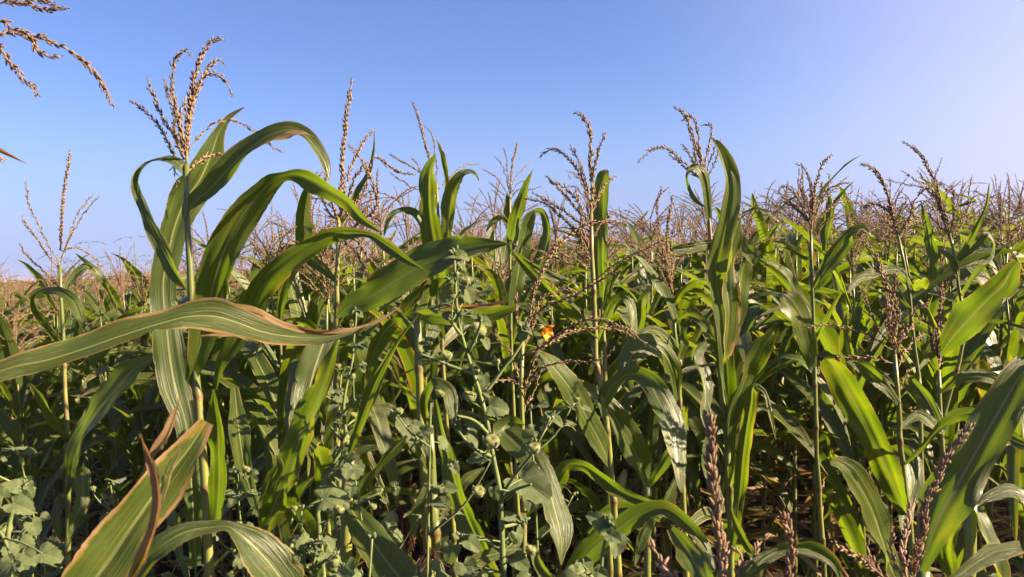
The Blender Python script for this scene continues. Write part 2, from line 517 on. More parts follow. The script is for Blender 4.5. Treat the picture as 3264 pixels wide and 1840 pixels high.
# ------------------------------------------------------------------ ground
gx = np.concatenate([np.linspace(-1500, -30, 14), np.linspace(-24, 24, 97), np.linspace(30, 1500, 14)])
gy = np.concatenate([np.linspace(-300, -6, 6), np.linspace(-4, 26, 61), np.linspace(32, 2500, 16)])
GX, GY = np.meshgrid(gx, gy, indexing='ij')
near = np.exp(-np.maximum(0, np.hypot(GX, GY) - 14) / 5)
GZ = near * (0.022 * np.sin(GX * 8.4 + 0.7 * np.sin(GY * 1.3)) + 0.012 * RNG.standard_normal(GX.shape)) - 0.03
n1 = len(gy)
i, j = np.meshgrid(np.arange(len(gx) - 1), np.arange(n1 - 1), indexing='ij')
GQ = np.stack([i * n1 + j, (i + 1) * n1 + j, (i + 1) * n1 + j + 1, i * n1 + j + 1], -1).reshape(-1, 4)
ground = link('ground', mesh('ground', np.stack([GX, GY, GZ], -1).reshape(-1, 3), GQ, mat=SOIL))
ground['kind'] = 'structure'

# thin dusty air over the field: far rows fade a little
hz, hnt = bpy.data.materials.new('thin_haze'), None
hz.use_nodes = True
hnt = hz.node_tree
hnt.nodes.clear()
hv = hnt.nodes.new('ShaderNodeVolumePrincipled')
hv.inputs['Color'].default_value = (0.90, 0.86, 0.92, 1)
hv.inputs['Density'].default_value = HAZE
ho = hnt.nodes.new('ShaderNodeOutputMaterial')
hnt.links.new(hv.outputs[0], ho.inputs['Volume'])
HV = np.array([[x, y, z] for z in (-1.1, 3.4) for y in (-310, 2510) for x in (-1510, 1510)], float)
haze = link('haze', mesh('haze', HV, [[0, 2, 3, 1], [4, 5, 7, 6], [0, 1, 5, 4], [1, 3, 7, 5], [3, 2, 6, 7], [2, 0, 4, 6]], mat=hz, smooth=False))
haze['kind'] = 'stuff'
haze['label'] = 'thin pale haze lying over the field'

# ------------------------------------------------------------------ hero corn plants, traced from the photograph
def leaf_from_trace(s, d0, d1, tilt, dry, seed, fold=None, ruffle=None, cut=None):
    P = path(s)
    W = np.array([p[2] if len(p) > 2 else 10 for p in P])
    n = max(34, 8 * len(P))
    xs = np.array([[p[0], p[1], w] + [p[3] if len(p) > 3 else tilt] for p, w in zip(P, W)])
    q = spline(xs, n)
    s_ = np.linspace(0, 1, n)
    d = d0 + (d1 - d0) * s_
    S = np.array([unproj(a, b, dd) for a, b, dd in zip(q[:, 0], q[:, 1], d)])
    tx, ty = np.gradient(q[:, 0]), -np.gradient(q[:, 1])       # image tangent, y up
    ex, ey = ty, -tx
    L = np.hypot(ex, ey) + 1e-9
    ex, ey = ex / L, ey / L
    for k in range(1, n):                                       # keep the side continuous through bends
        if ex[k] * ex[k - 1] + ey[k] * ey[k - 1] < -0.2:
            ex[k:], ey[k:] = -ex[k:], -ey[k:]
    sg = np.sign(np.mean(ex) + .6 * np.mean(ey)) or 1.0
    ex, ey = ex * sg, ey * sg
    w_ = np.random.default_rng(seed + 5).uniform(0, 6, 2)
    tl = np.radians(np.clip(q[:, 3] + 13 * np.sin(s_ * 7 + w_[0]) + 6 * np.sin(s_ * 17 + w_[1]), -75, 75))
    lat = RIGHT * ex[:, None] * np.cos(tl)[:, None] + UP * ey[:, None] * np.cos(tl)[:, None] + FWD * np.sin(tl)[:, None]
    hw = .90 * np.maximum(q[:, 2], 1.0) / 2 * d / FPX / np.cos(tl)
    rg = np.random.default_rng(seed)
    fold = rg.uniform(.28, .55) if fold is None else fold * 1.7
    ruffle = .0065 if ruffle is None else ruffle
    cut = (0.012 if W[-1] * d1 / FPX > .022 else 0) if cut is None else cut
    V, Q, uv = ribbon(S, lat, hw, fold, ruffle, 15, seed, cut, -FWD)
    return V, Q, uv, dict(dry=dry, tone=rg.random())

def stalk_mesh(P3, r0, r1, base, gap=0.17, seed=0):
    rg = np.random.default_rng(seed)
    arc = np.concatenate([[0], np.cumsum(np.linalg.norm(np.diff(P3, axis=0), axis=1))])
    L = arc[-1]
    nodes = np.arange(.05, L * .93, gap) + rg.uniform(-.02, .02, len(np.arange(.05, L * .93, gap)))
    s = np.unique(np.concatenate([np.linspace(0, L, 22), nodes, nodes - .012, nodes + .012, nodes + .03]).clip(0, L))
    P = np.stack([np.interp(s, arc, P3[:, k]) for k in range(3)], -1)
    P = P + np.concatenate([[0], np.ones(len(s) - 2), [0]])[:, None] * rg.normal(0, .0006, P.shape)
    dn = np.min(np.abs(s[:, None] - nodes[None]), axis=1) if len(nodes) else np.full(len(s), 9.)
    above = np.min(np.where(s[:, None] - nodes[None] >= -1e-6, s[:, None] - nodes[None], 9), axis=1) if len(nodes) else np.full(len(s), 9.)
    r = r0 + (r1 - r0) * (s / L) ** 1.2
    r = r * (1 + .16 * (dn < .008) + .12 * np.exp(-above / .05))
    V, Q, T, uv = tube(P, r, 10)
    nd = np.concatenate([np.repeat((dn < .008) * 1.0, 10), [0, 0]])
    sg = rg.random(len(nodes) + 2)[np.searchsorted(nodes, s)]
    return mesh('stalk', V - base, Q, T, uv, {'node': nd, 'seg': np.concatenate([np.repeat(sg, 10), [0, 0]])}, STALK)

def hero(label, d, stalk, tassel=(), leaves=(), r0=.011, r1=.0042, spk=1.0, dspread=.1, fine=False, name='corn_plant', group=None, foot=None, lean=None):
    """one corn plant; every trace starts in photograph pixels and is laid out at its own depth"""
    seed = abs(hash_(label)) % 100000
    rg = np.random.default_rng(seed)
    sp = path(stalk)                                            # from the top downwards
    q = spline([p[:2] for p in sp], 14)
    P = np.array([unproj(a, b, d) for a, b in q])[::-1]
    low = P[0]
    f = np.array([low[0] + rg.normal(0, .015), low[1] + rg.normal(0, .03), -.03]) if foot is None else np.array([*foot, -.03])
    down = np.array([f * (1 - t) + low * t for t in np.linspace(0, .92, 6)])
    P = np.vstack([down, P])
    base = np.array([f[0], f[1], 0.0])
    root = thing(name, label, 'corn plant', base, group)
    link('stalk', stalk_mesh(P, r0, r1, base, seed=seed), root)
    if tassel:
        tas = bpy.data.objects.new('tassel', None)
        COL.objects.link(tas)
        tas.parent = root
        for k, t in enumerate(tassel):
            main = t.startswith('*')
            thin = t.startswith('-')
            pts = path(t.lstrip('*-'))
            dd = 0 if main else rg.uniform(-dspread, dspread)
            n = max(10, 4 * len(pts))
            qq = spline([p[:2] for p in pts], n)
            P3 = np.array([unproj(a, b, d + dd * (m / (n - 1))) for m, (a, b) in enumerate(qq)])
            if main:
                b = spikelets(P3, .0026 * spk, .0100 * spk, .0018 * spk, 7, .40, rg, .06, fine, .0019 * spk)
            elif thin:
                b = spikelets(P3, .0052 * spk, .0095 * spk, .0014 * spk, 2, .36, rg, .12, fine, .0010)
            else:
                b = spikelets(P3, .0036 * spk, .0100 * spk, .0016 * spk, 4, .36, rg, .10, fine, .0014 * spk)
            link('tassel_branch', b.mesh('tassel_branch', TASSEL, base), tas)
    for k, lf in enumerate(leaves):
        s, d1, tilt, dry = lf[:4]
        kw = dict(lf[4]) if len(lf) > 4 else {}
        lab = kw.pop('label', None)
        d0 = kw.pop('d0', d)
        strips = kw.pop('strips', [])
        V, Q, uv, at = leaf_from_trace(s, d0, d1, tilt, dry, seed + k * 7, **kw)
        o = link('leaf', mesh('leaf', V - base, Q, None, uv, at, LEAF), root, lab)
        for m, (s2, a, b_, tl, dr) in enumerate(strips):
            V, Q, uv, at = leaf_from_trace(s2, a, b_, tl, dr, seed + k * 7 + 100 + m, cut=.01)
            link('torn_strip', mesh('torn_strip', V - base, Q, None, uv, at, LEAF), o)
    return root

def hash_(s):
    h = 7
    for c in s:
        h = (h * 131 + ord(c)) & 0x7fffffff
    return h

# --- tall plant with arching leaves
hero('tall corn plant with sunlit many-branched tassel and huge arching torn-edged leaves', 1.5,
  'A 938,830 937,950 940,1110 950,1300 962,1480 985,1900 1000,2050 1040,2550 1052,2900',
  ['*A 938,830 945,620 965,450 1000,320 1040,230 1090,190 1125,208',
   'A 932,780 900,640 870,540 845,470 825,400', 'A 930,740 890,560 865,430 870,340 905,265 935,252 962,275',
   'A 925,800 870,680 820,590 785,510 755,440 738,398', 'A 922,850 870,780 840,700 790,620 720,550 655,508',
   'A 940,700 965,560 985,470 1020,390 1060,325 1110,303 1130,325', 'A 945,620 975,500 1020,400 1065,370 1115,390 1150,430 1172,480',
   '-A 940,770 1000,690 1060,630 1130,605 1200,615 1290,670 1380,745 1430,772', 'A 940,870 990,820 1040,790 1090,778 1135,805',
   'A 928,760 912,690 910,570 935,490', 'A 930,800 890,700 870,600', '-A 925,800 880,850 885,900 893,945', 'A 938,760 950,640 960,520 975,440'],
  [('A 936,870,40 905,830,52 860,803,46 800,800,34 745,822,32 700,880,36 690,950,46 712,1030,54 760,1140,74 815,1245,86 870,1350,80 915,1420,44 942,1462,4', 1.38, -20, .35, dict(fold=.2)),
   ('A 985,2850,40 970,2560,70 955,2330,95 930,2110,110 885,1960,150 855,1800,152 838,1640,140 822,1420,130 850,1260,128 885,1120,124 930,1010,140 1005,900,140 1060,780,104 1105,660,48 1150,592,26 1228,540,4', 1.62, 32, .35, dict(d0=1.6, label='pale leaf with a white midrib rising behind the stalk', fold=.1)),
   ('A 935,1112,31 952,1050,76 1050,960,108 1150,850,135 1280,735,135 1390,668,97 1470,655,66 1530,680,52 1585,740,56 1635,825,50 1658,912,4', 1.45, 30, .72, dict(fold=.28, strips=[('A 1375,704,8 1415,694,30 1470,674,40 1530,668,22 1560,680,6', 1.42, 1.42, 20, 1.9)])),
   ('A 958,1922,46 1000,1770,109 1040,1580,160 1085,1390,176 1145,1220,172 1215,1090,158 1300,980,118 1380,905,84 1440,884,46 1490,880,62 1560,905,96 1660,960,100 1740,1010,86 B 100,780,54 200,855,6', 1.35, 22, .35, dict(fold=.28)),
   ('A 1085,1960,14 1108,1840,56 1180,1720,96 1260,1560,122 1330,1430,130 1440,1325,118 1560,1245,100 1690,1180,88 B 60,858,62 135,864,38 230,920,70 320,985,46 425,1046,4', 1.3, -18, .6, dict(fold=.22)),
   ('A 1075,2650,50 1092,2560,110 1102,2420,132 1100,2260,126 1092,2120,96 1080,2030,56 1074,1955,4', 1.42, -28, .2, dict(fold=.15)),
   ('D 940,1452,26 900,1300,60 880,1150,90 850,1000,70 850,900,30', 1.62, -20, .5)], r0=.0125, r1=.0052, spk=1.15)

# --- plant standing just outside on the left: long level leaf, tassel branches in the corner
hero('corn plant at the left edge with a long level leaf and drooping tassel branches', 1.05,
  'A -270,170 -260,700 -240,1500 -230,2300',
  ['A -265,330 -150,250 0,170 130,175 260,210 370,270 450,335 510,420 570,545', 'A -265,250 -120,120 0,105 60,140 140,165 190,250 240,280 305,290',
   'A -265,230 -150,60 -40,15 40,12 150,25 230,52 340,38', 'A -268,330 -150,200 -40,200 10,250 60,330 120,390 160,430 185,480',
   'A -265,170 -120,-40 60,-40 200,0 290,30', '*A -268,170 -250,0 -200,-150 -120,-260', '-A -268,620 -150,760 -40,790 46,806'],
  [('A -250,1980,40 -160,1950,100 -40,1885,118 90,1840,126 200,1820,130 400,1762,134 600,1692,136 800,1628,142 960,1590,158 1090,1592,176 1180,1618,150 1300,1662,136 1440,1690,112 1580,1698,86 1720,1682,56 1870,1634,26 2005,1552,4', 1.22, 34, 1.0, dict(d0=1.05, fold=.14, label='long level leaf with browned margins and a dry tip', strips=[('A 1160,1530,6 1290,1562,30 1400,1622,34 1520,1660,32 1640,1674,28 1760,1660,24 1900,1618,14 2005,1552,4', 1.115, 1.20, 20, 1.9), ('A 1010,1690,4 1090,1684,16 1180,1690,18 1260,1715,8', 1.10, 1.12, 10, 1.9)])),
   ('A -262,760,30 -180,700,60 -80,712,44 0,755,28 70,790,15 134,825,2', 0.98, -20, 2.4)], r0=.012, r1=.005, spk=.95, fine=True)

# --- torn leaf and arching leaf in the bottom left corner
hero('short corn plant in the lower left corner with a torn brown-edged upright leaf', .82,
  'D 420,1800 430,2300', (),
  [('D 400,1700,200 460,1500,310 575,1330,300 700,1145,246 845,940,212 962,790,146 1040,670,80', 0.86, 8, 1.05, dict(d0=.78, fold=.34, ruffle=.002, label='torn leaf with orange-brown margins',
     strips=[('D 650,1480,30 705,1390,46 765,1230,58 795,1060,60 780,930,52 745,830,32 716,752,12', .70, .71, -35, 1.9), ('D 800,1120,18 822,1000,40 850,900,44 885,840,30 906,798,8', .74, .75, 10, 1.15),
             ('D 640,1050,20 720,930,40 800,800,52 860,680,34 900,565,8', .84, .86, -10, 1.75)])),
   ('D 640,1700,60 650,1510,100 720,1400,120 820,1290,128 940,1222,96 1060,1200,62 1150,1198,46 1215,1240,96 1290,1310,176 1370,1400,196 1450,1520,190 1500,1640,120', .92, 26, .66, dict(d0=.85, fold=.2))], r0=.012, r1=.011)

# --- slender plant on the left with the lone thin tassel
hero('slender corn plant with a sparse five-armed tassel standing apart against the sky', 2.2,
  'A 302,1330 303,1450 D 312,70 320,270 325,480 340,760 343,1000 340,1400',
  ['*A 302,1260 310,1120 325,960 345,830 356,755', '-A 300,1320 240,1230 180,1100 145,1030 128,905', 'A 300,1350 230,1270 170,1180 125,1120 112,1085',
   'A 302,1450 220,1365 140,1290 98,1225', '-A 305,1320 345,1200 390,1080 440,1010 490,965', '-A 308,1300 360,1180 420,1080 502,985', '-A 306,1260 400,1250 460,1290 520,1350'],
  [('D 312,278,30 230,180,46 180,90,40 172,52,22 215,18,34 290,12,46 360,52,54 402,140,44 432,232,3', 2.05, 20, .3),
   ('D 348,1015,50 375,850,128 450,680,150 560,530,140 660,420,128 770,348,26', 2.1, -32, .3, dict(fold=.15)),
   ('D 355,795,18 290,680,56 220,570,66 150,475,14', 2.1, -15, .3), ('D 355,1000,18 405,930,56 412,1060,66 365,1190,40 340,1270,5', 2.1, 30, .3),
   ('D 330,1020,10 296,1060,36 284,1160,44 300,1280,6', 2.1, 10, .5),
   ('D 318,60,10 360,-40,40 450,-110,50 480,-90,46 540,0,30 590,120,4', 2.3, 10, .4)], spk=1.1)

# --- plant with the thick pale spike, left of centre
hero('corn plant with one thick straight tan spike rising clear above its neighbours', 2.0,
  'B -12,760 -20,1000 -25,1250 -30,1700',
  ['*B -8,740 0,600 8,470 18,340 34,200 55,82', 'B -8,760 15,640 55,510 105,410 165,328', 'B -8,800 30,690 60,600 110,520 130,500', 'B -5,850 60,720 110,650 180,480 240,520 330,560 370,560',
   'B -10,800 -60,760 -110,660 -165,615', 'B -8,860 100,800 170,740 140,560 90,470 40,418', '-B -10,780 60,700 150,650 240,670 330,720', 'B -10,900 60,880 110,940 160,1010 240,1060', 'B -10,860 -60,900 -90,980 -100,1080', 'B -8,880 40,920 90,980 150,1110',
   'B -10,820 -50,700 -80,600 -70,540', '-B -10,800 -80,700 -160,680'],
  [('B -15,1275,30 20,1240,84 150,1175,150 300,1080,190 450,1000,190 590,955,150 720,922,84 842,911,6', 1.8, 26, .55, dict(d0=1.95, label='broad leaf slanting up with a dry streaked tip', fold=.16)),
   ('B -20,820,10 30,760,30 70,690,40 125,590,36 160,470,18 166,345,3', 2.1, -25, .5), ('B -25,1100,20 -120,1010,70 -200,960,80 -260,1050,70 -300,1200,40 -310,1330,5', 2.1, 15, .4),
   ('B -20,1330,30 100,1440,120 130,1600,130 60,1750,90', 2.1, 10, .4)], r0=.012, r1=.005, spk=1.35)

# --- twin upright leaves
hero('corn plant with two broad upright leaves splayed like a V against the sky', 2.6,
  'B 478,600 490,800 500,1000 505,1300 510,1500',
  ['*B 470,600 440,480 415,380 395,300 358,195', '-B 478,600 472,470 445,345 410,310', '-B 475,620 400,540 350,470', '-B 480,640 380,640 300,590 240,550', 'B 480,640 430,580 330,510 240,462', '-B 485,640 560,560 640,512 694,514'],
  [('B 505,1180,60 490,1040,110 470,930,126 450,800,118 440,650,98 448,540,76 465,490,44 474,466,10', 2.5, -30, .3, dict(fold=.2)),
   ('B 520,1060,50 528,920,64 532,820,66 548,700,80 575,610,72 618,555,38 655,550,26 682,572,14 692,596,3', 2.55, -10, .35),
   ('B 510,900,20 530,700,30 528,560,30 505,450,26 480,390,8', 2.6, 10, .7), ('B 505,1000,20 420,820,50 360,750,46 290,745,36 240,790,30 215,870,10', 2.5, 20, .4),
   ('B 505,1400,30 480,1220,70 500,1110,80 560,1100,10', 2.45, 35, .4)], spk=1.1)

# --- slim plant with fine tassel in the middle
hero('slim corn plant with a fine feathery tassel beside a pointed upright leaf', 2.8,
  'B 848,660 848,900 850,1150 856,1500',
  ['*B 848,660 856,560 868,480 886,398', '-B 846,640 838,560 830,480 818,425', '-B 846,660 825,560 800,500 768,467', '-B 846,680 810,620 770,570 708,532', '-B 850,640 880,570 920,525 964,497',
   '-B 850,660 900,600 950,592', '-B 846,700 790,640 740,600', '-B 850,690 890,640 940,640 1005,625'],
  [('B 850,960,20 862,880,70 885,780,72 908,690,58 935,610,34 962,540,3', 2.7, -35, .3), ('B 860,1240,50 880,1120,74 905,960,80 930,830,74 955,770,54 968,745,20', 2.75, 30, .2),
   ('B 960,745,14 1000,745,34 1030,800,40 1030,880,56 1005,980,60 985,1060,30', 2.7, -30, .4), ('B 846,850,18 840,780,28 836,700,26 834,650,4', 2.8, -20, .2),
   ('B 850,830,14 800,780,30 760,800,30 730,850,6', 2.8, 10, .3)], r0=.009, r1=.004)

# --- plant with the dense fan tassel, centre right
hero('corn plant with a dense fan-shaped brown tassel whose main spike hooks left', 1.9,
  'B 1256,760 1262,1000 1275,1250 E 1290,450 1325,600 1350,850 1375,1150 1395,1500',
  ['*B 1255,780 1262,620 1256,500 1250,380 1240,310 1215,270 1170,254', 'B 1250,720 1200,560 1130,470 1060,435 1000,475', 'B 1250,700 1220,560 1180,470 1155,415', 'B 1262,600 1290,450 1328,355',
   'B 1247,800 1170,720 1100,640 1035,570', 'B 1250,850 1150,770 1050,700 960,650', 'B 1250,880 1170,830 1090,760 1010,700 920,685', '-B 1245,760 1230,650 1190,580 1140,550 1145,580',
   'B 1258,760 1290,680 1340,600 1382,573', 'B 1255,940 1200,880 1150,820', 'B 1255,1000 1220,920 1190,830', '-B 1262,900 1300,810 1360,770', 'B 1250,830 1190,700 1140,640 1080,600', '-B 1250,800 1200,650 1160,620 1130,625',
   '-B 1258,1050 1100,990 980,945 840,912 700,940 620,972', '-B 1264,1100 1400,1000 1550,930 1700,850', 'B 1250,950 1215,830 1200,740 1180,640', '-B 1258,1040 1150,975 1050,960 980,990'],
  [('E 1314,585,56 1345,515,84 1400,455,66 1470,430,76 1545,465,104 1610,560,140 1655,690,150 1678,820,120 1695,930,70 1712,1042,5', 1.7, 26, .3, dict(fold=.16)),
   ('E 1350,890,30 1310,790,96 1235,650,120 1150,500,118 1070,400,84 985,308,12', 1.75, 34, .3, dict(fold=.1)),
   ('B 1262,1190,10 1130,1105,38 1000,1040,34 870,948,3', 1.85, -25, .6), ('B 1285,1395,30 1180,1280,60 1060,1165,60 950,1050,48 850,938,4', 1.8, -30, .55)],
  r0=.012, r1=.0048, spk=1.25)

# --- leaning tassel in front of it
hero('leaning corn plant with one long bare spike arching right beside the orange flower', 1.45,
  'E 912,260 905,350 908,640 915,1050 925,1500',
  ['*E 912,320 930,220 945,150 B 970,1150 1020,1020 1090,920 1180,840 1290,805 1395,798', 'E 910,330 985,310 1090,230 1200,170 1290,155 1400,190 1540,277', 'E 910,350 1060,270 1200,205 1330,200 1470,232',
   '-E 912,560 950,470 1010,400 1140,370 1250,365 1330,345 1375,302', 'E 912,540 945,440 965,380 985,310 1000,260', '-E 908,500 850,330 790,250 740,208', 'E 908,300 895,220 884,150 882,20', '-E 910,510 870,468 800,462 720,505',
   'E 915,300 985,120 1000,60 1060,30 1150,10 1200,32', '-E 912,620 960,540 985,480 1000,440', 'B 945,1290 1040,1220 1150,1180 1280,1110 1400,1040'],
  [('E 916,1140,30 1010,1060,50 1085,960,74 1130,895,70 1210,890,66 1300,945,76 1400,1020,70 1530,1070,50 1690,1092,8', 1.35, -20, .55),
   ('E 912,690,30 860,672,80 815,705,120 860,755,140 950,840,138 1020,950,130 1070,1100,124 1105,1250,92 1106,1392,6', 1.3, 30, .35, dict(fold=.12, label='drooping leaf lit from the side')),
   ('E 920,1300,20 820,1320,60 700,1360,80 600,1440,70', 1.4, 15, .4)], r0=.010, r1=.004, spk=1.0)

# --- broom tassel further right
hero('corn plant with a tight broom-like column of tassel branches and a shiny folded leaf', 2.2,
  'J 720,850 740,1100 760,1300 800,1500 E 1700,350 1710,800',
  ['*J 720,850 690,600 670,400 665,200 690,-100 B 1668,665', '-J 715,800 640,600 610,400 560,200 530,60 450,20 380,70 370,120', 'J 715,800 680,560 640,380 600,250 560,120', 'J 715,780 700,560 690,400 710,200 760,0', 'J 718,820 650,640 600,520 560,380',
   '-J 712,600 560,480 450,350 370,260', '-J 716,560 740,350 800,200 B 1700,800', '-J 716,640 640,420 500,300 420,220', 'J 718,760 700,650 655,450 630,300', '-J 716,600 780,420 900,300', 'B 1640,1000 1600,850 1590,720 1610,620', '-J 715,640 770,360 790,345'],
  [('J 752,1100,16 735,990,66 660,800,112 570,640,124 480,510,104 380,390,84 290,300,40 215,215,6', 2.1, 38, .3, dict(fold=.18)),
   ('J 790,1440,20 745,1330,84 680,1220,110 590,1140,110 500,1120,104 420,1150,96 370,1200,40', 2.1, 28, .4), ('J 760,1010,20 850,970,50 950,990,74 1040,1050,80 1110,1150,60 1130,1230,10', 2.1, 15, .3),
   ('J 720,880,20 780,760,80 880,670,110 980,630,80 1050,640,50 1090,690,30 1110,740,6', 2.1, -35, .3), ('J 800,1480,40 790,1380,86 830,1230,90 800,1100,50 782,1050,6', 2.15, 35, .3)],
  r0=.011, r1=.005, spk=1.15)

# --- rounded upright leaf behind the fan tassel
hero('corn plant with a single upright leaf rounded off at the top behind the fan tassel', 2.35,
  'B 1310,1180 1320,1400 1330,1700', (),
  [('B 1312,1240,30 1308,1130,70 1302,1000,84 1303,850,84 1306,720,80 1314,610,76 1330,555,50 1342,542,14', 2.3, -22, .3, dict(fold=.2)),
   ('J -60,1450,20 -40,1200,60 60,1000,90 150,850,120 230,800,110 300,900,90 315,1080,110 250,1250,100 190,1400,30', 2.2, 30, .3),
   ('J -40,1250,20 20,1100,40 60,800,80 100,620,90 180,470,110 250,420,60', 2.25, 25, .2), ('J 330,1500,30 340,1300,90 400,1000,110 430,780,70 490,720,8', 2.3, -35, .25)], r0=.010, r1=.006)

# --- tall striped leaf
hero('corn plant with one very tall striped leaf and a dry twisted leaf hanging down it', 2.0,
  'C 108,420 125,560 140,700 150,900 F 200,550 225,800 238,1000 245,1500',
  ['*C 108,420 92,330 72,270 35,165 8,100 -45,62', 'C 105,420 88,300 76,200 55,125 25,108 -5,135', 'C 108,420 122,300 142,210 128,152 95,160', 'C 104,430 45,320 0,255', '-C 104,440 40,390 -10,350 -70,300', 'C 104,440 55,395 0,340 -80,275 -150,275 -222,342',
   '-C 112,440 160,350 172,300 195,222', '-C 110,420 130,360 150,300 165,260', 'C 106,430 70,360 60,280 40,210'],
  [('F 235,690,40 225,560,70 C 195,1120,100 175,1000,112 165,880,106 190,740,112 216,600,114 230,460,108 208,340,78 175,260,42 138,213,4', 1.9, 14, .5, dict(fold=.42, label='tall pleated leaf with a dry edge')),
   ('C 290,620,10 272,680,40 240,800,62 222,930,96 232,1080,110 222,1220,100 206,1330,60', 1.85, 44, 1.0, dict(d0=1.8, fold=.3, ruffle=.009)),
   ('C 140,752,50 80,765,62 0,775,56 -65,785,10', 1.95, -30, .2), ('C 132,650,26 126,560,46 115,470,62 88,390,58 55,368,36 26,400,20 34,480,18 70,540,20 105,565,12 128,582,3', 1.9, 20, .3),
   ('C 270,690,20 300,760,96 340,830,80 362,866,10', 1.9, 25, .2), ('C 262,1240,20 282,1120,70 292,990,90 302,880,84 320,835,60', 1.95, 40, .2),
   ('F 190,400,30 178,310,40 135,262,46 88,310,56 96,430,66 112,540,62 104,640,52 122,722,6', 1.85, 30, .6),
   ('F 238,830,40 250,650,74 300,490,112 362,350,122 412,262,110 462,208,56', 1.9, 30, .35, dict(fold=.14)),
   ('F 245,1320,30 285,1040,66 312,780,74 345,580,60 362,492,36 400,510,28 436,610,30 470,764,4', 1.8, -12, .7),
   ('F 232,1010,10 262,840,60 250,800,10', 1.9, 0, .4), ('C 268,640,16 320,600,20 372,575,18 410,590,14 480,640,8 540,690,4', 2.0, 20, .9),
   ('F 205,610,20 150,720,60 120,860,80 160,1000,60 200,1130,30', 1.95, 25, .3)], r0=.0115, r1=.0045, spk=1.15)

# --- crown tassel right
hero('corn plant with a bushy crown-like tassel of curling branch tips', 2.5,
  'C 645,680 648,820 655,1050 660,1300 F 668,480 672,800',
  ['*C 648,680 660,520 680,420 705,350 755,306', 'C 645,660 600,560 540,480 505,465 484,496', 'C 647,620 640,450 610,370 568,350', '-C 645,600 612,540 595,420 610,385', '-C 652,610 740,500 842,403', '-C 652,640 760,560 868,478', '-C 655,650 760,560 830,540 908,562',
   'C 644,660 560,560 500,515', 'C 644,640 570,580 510,540', '-C 655,620 750,470 830,450 855,470', '-C 650,640 700,540 740,430 736,400', 'C 644,640 620,520 590,470', 'C 648,620 655,500 640,420', '-C 646,700 590,650 550,625', '-C 650,700 710,650 778,605', 'C 650,640 690,560 700,440', 'C 646,650 600,600 540,545'],
  [('C 715,790,20 722,720,40 735,640,46 742,560,40 735,510,20 712,476,3', 2.55, -35, .5), ('C 655,1110,20 605,1040,48 540,940,54 470,865,34 388,828,4', 2.4, 30, .2),
   ('C 660,1405,30 640,1310,90 605,1190,124 560,1085,134 515,1028,110 500,1015,60', 2.4, 12, .25, dict(fold=.1)), ('C 658,975,16 725,840,46 790,740,54 850,690,46 905,675,30 950,715,10', 2.45, -10, .3),
   ('C 645,838,16 560,785,34 500,752,36 450,742,10', 2.4, -25, .3), ('C 662,1000,12 720,900,44 800,800,50 840,730,30 830,705,6', 2.5, -30, .3), ('C 665,1250,16 720,1140,24 760,1060,20 800,1000,4', 2.4, -20, .4)], r0=.010, r1=.004, spk=1.35)

# --- two leaning tassels further right
hero('corn plant with a long spike bending left over the bright right-hand sky', 2.3,
  'C 1078,690 1110,830 1140,1000 1155,1200 F 1185,420 1200,900',
  ['*C 1078,700 1045,560 1010,450 960,380 898,350', 'C 1062,600 1010,570 960,552 908,568', '-C 1070,660 1105,560 1125,530 1100,520', 'C 1080,720 1145,620 1165,540 1200,490 1270,460', '-C 1080,700 1030,640 1000,600', '-C 1085,760 1060,700 1100,640', '-C 1085,740 1130,660 1180,640'],
  [('C 1150,1090,10 1080,1000,24 985,880,14 910,700,3', 2.2, -10, .5), ('C 1165,990,14 1180,970,40 1215,950,40 1225,925,6', 2.1, -40, .9), ('C 1155,1000,10 1100,890,40 1000,890,60 890,930,50 830,1000,10', 2.2, 10, .2)], r0=.010, r1=.004, spk=1.5)
hero('corn plant with a tangled wide tassel and a pale leaf folded like an elbow', 2.6,
  'C 1342,700 1375,850 1392,1000 1412,1090 F 1300,700',
  ['*C 1342,700 1290,500 1240,380 1180,290 1108,238', '-C 1332,650 1270,420 1305,322', '-C 1322,600 1250,470 1170,430 1098,384', '-C 1318,600 1230,480 1130,455 1018,430', 'C 1350,700 1366,600 1358,460', '-C 1310,560 1330,490 1290,450 1240,460 1190,490', '-C 1322,620 1240,460 1180,385',
   'C 1345,720 1300,600 1270,520 1215,470', '-C 1350,720 1420,600 1460,520 1485,464', '-C 1350,740 1400,660 1430,600', '-C 1345,720 1280,650 1230,600', 'C 1340,690 1310,560 1280,490'],
  [('C 1258,930,30 1258,840,52 1244,730,46 1222,625,26 1196,535,3', 2.6, -30, .5), ('C 1385,835,20 1425,770,32 1482,665,28 1528,560,14 1543,448,3', 2.55, -30, .7),
   ('C 1388,840,14 1480,762,28 1532,708,32 1560,745,34 1535,828,30 1460,858,18 1388,876,6', 2.55, 30, .8), ('C 1300,612,4 1380,570,12 1470,535,16 1420,515,12 1368,503,3', 2.6, -20, .5), ('C 1395,960,10 1370,880,40 1330,810,40 1280,780,8', 2.6, 10, .3)], r0=.010, r1=.004, spk=1.4)

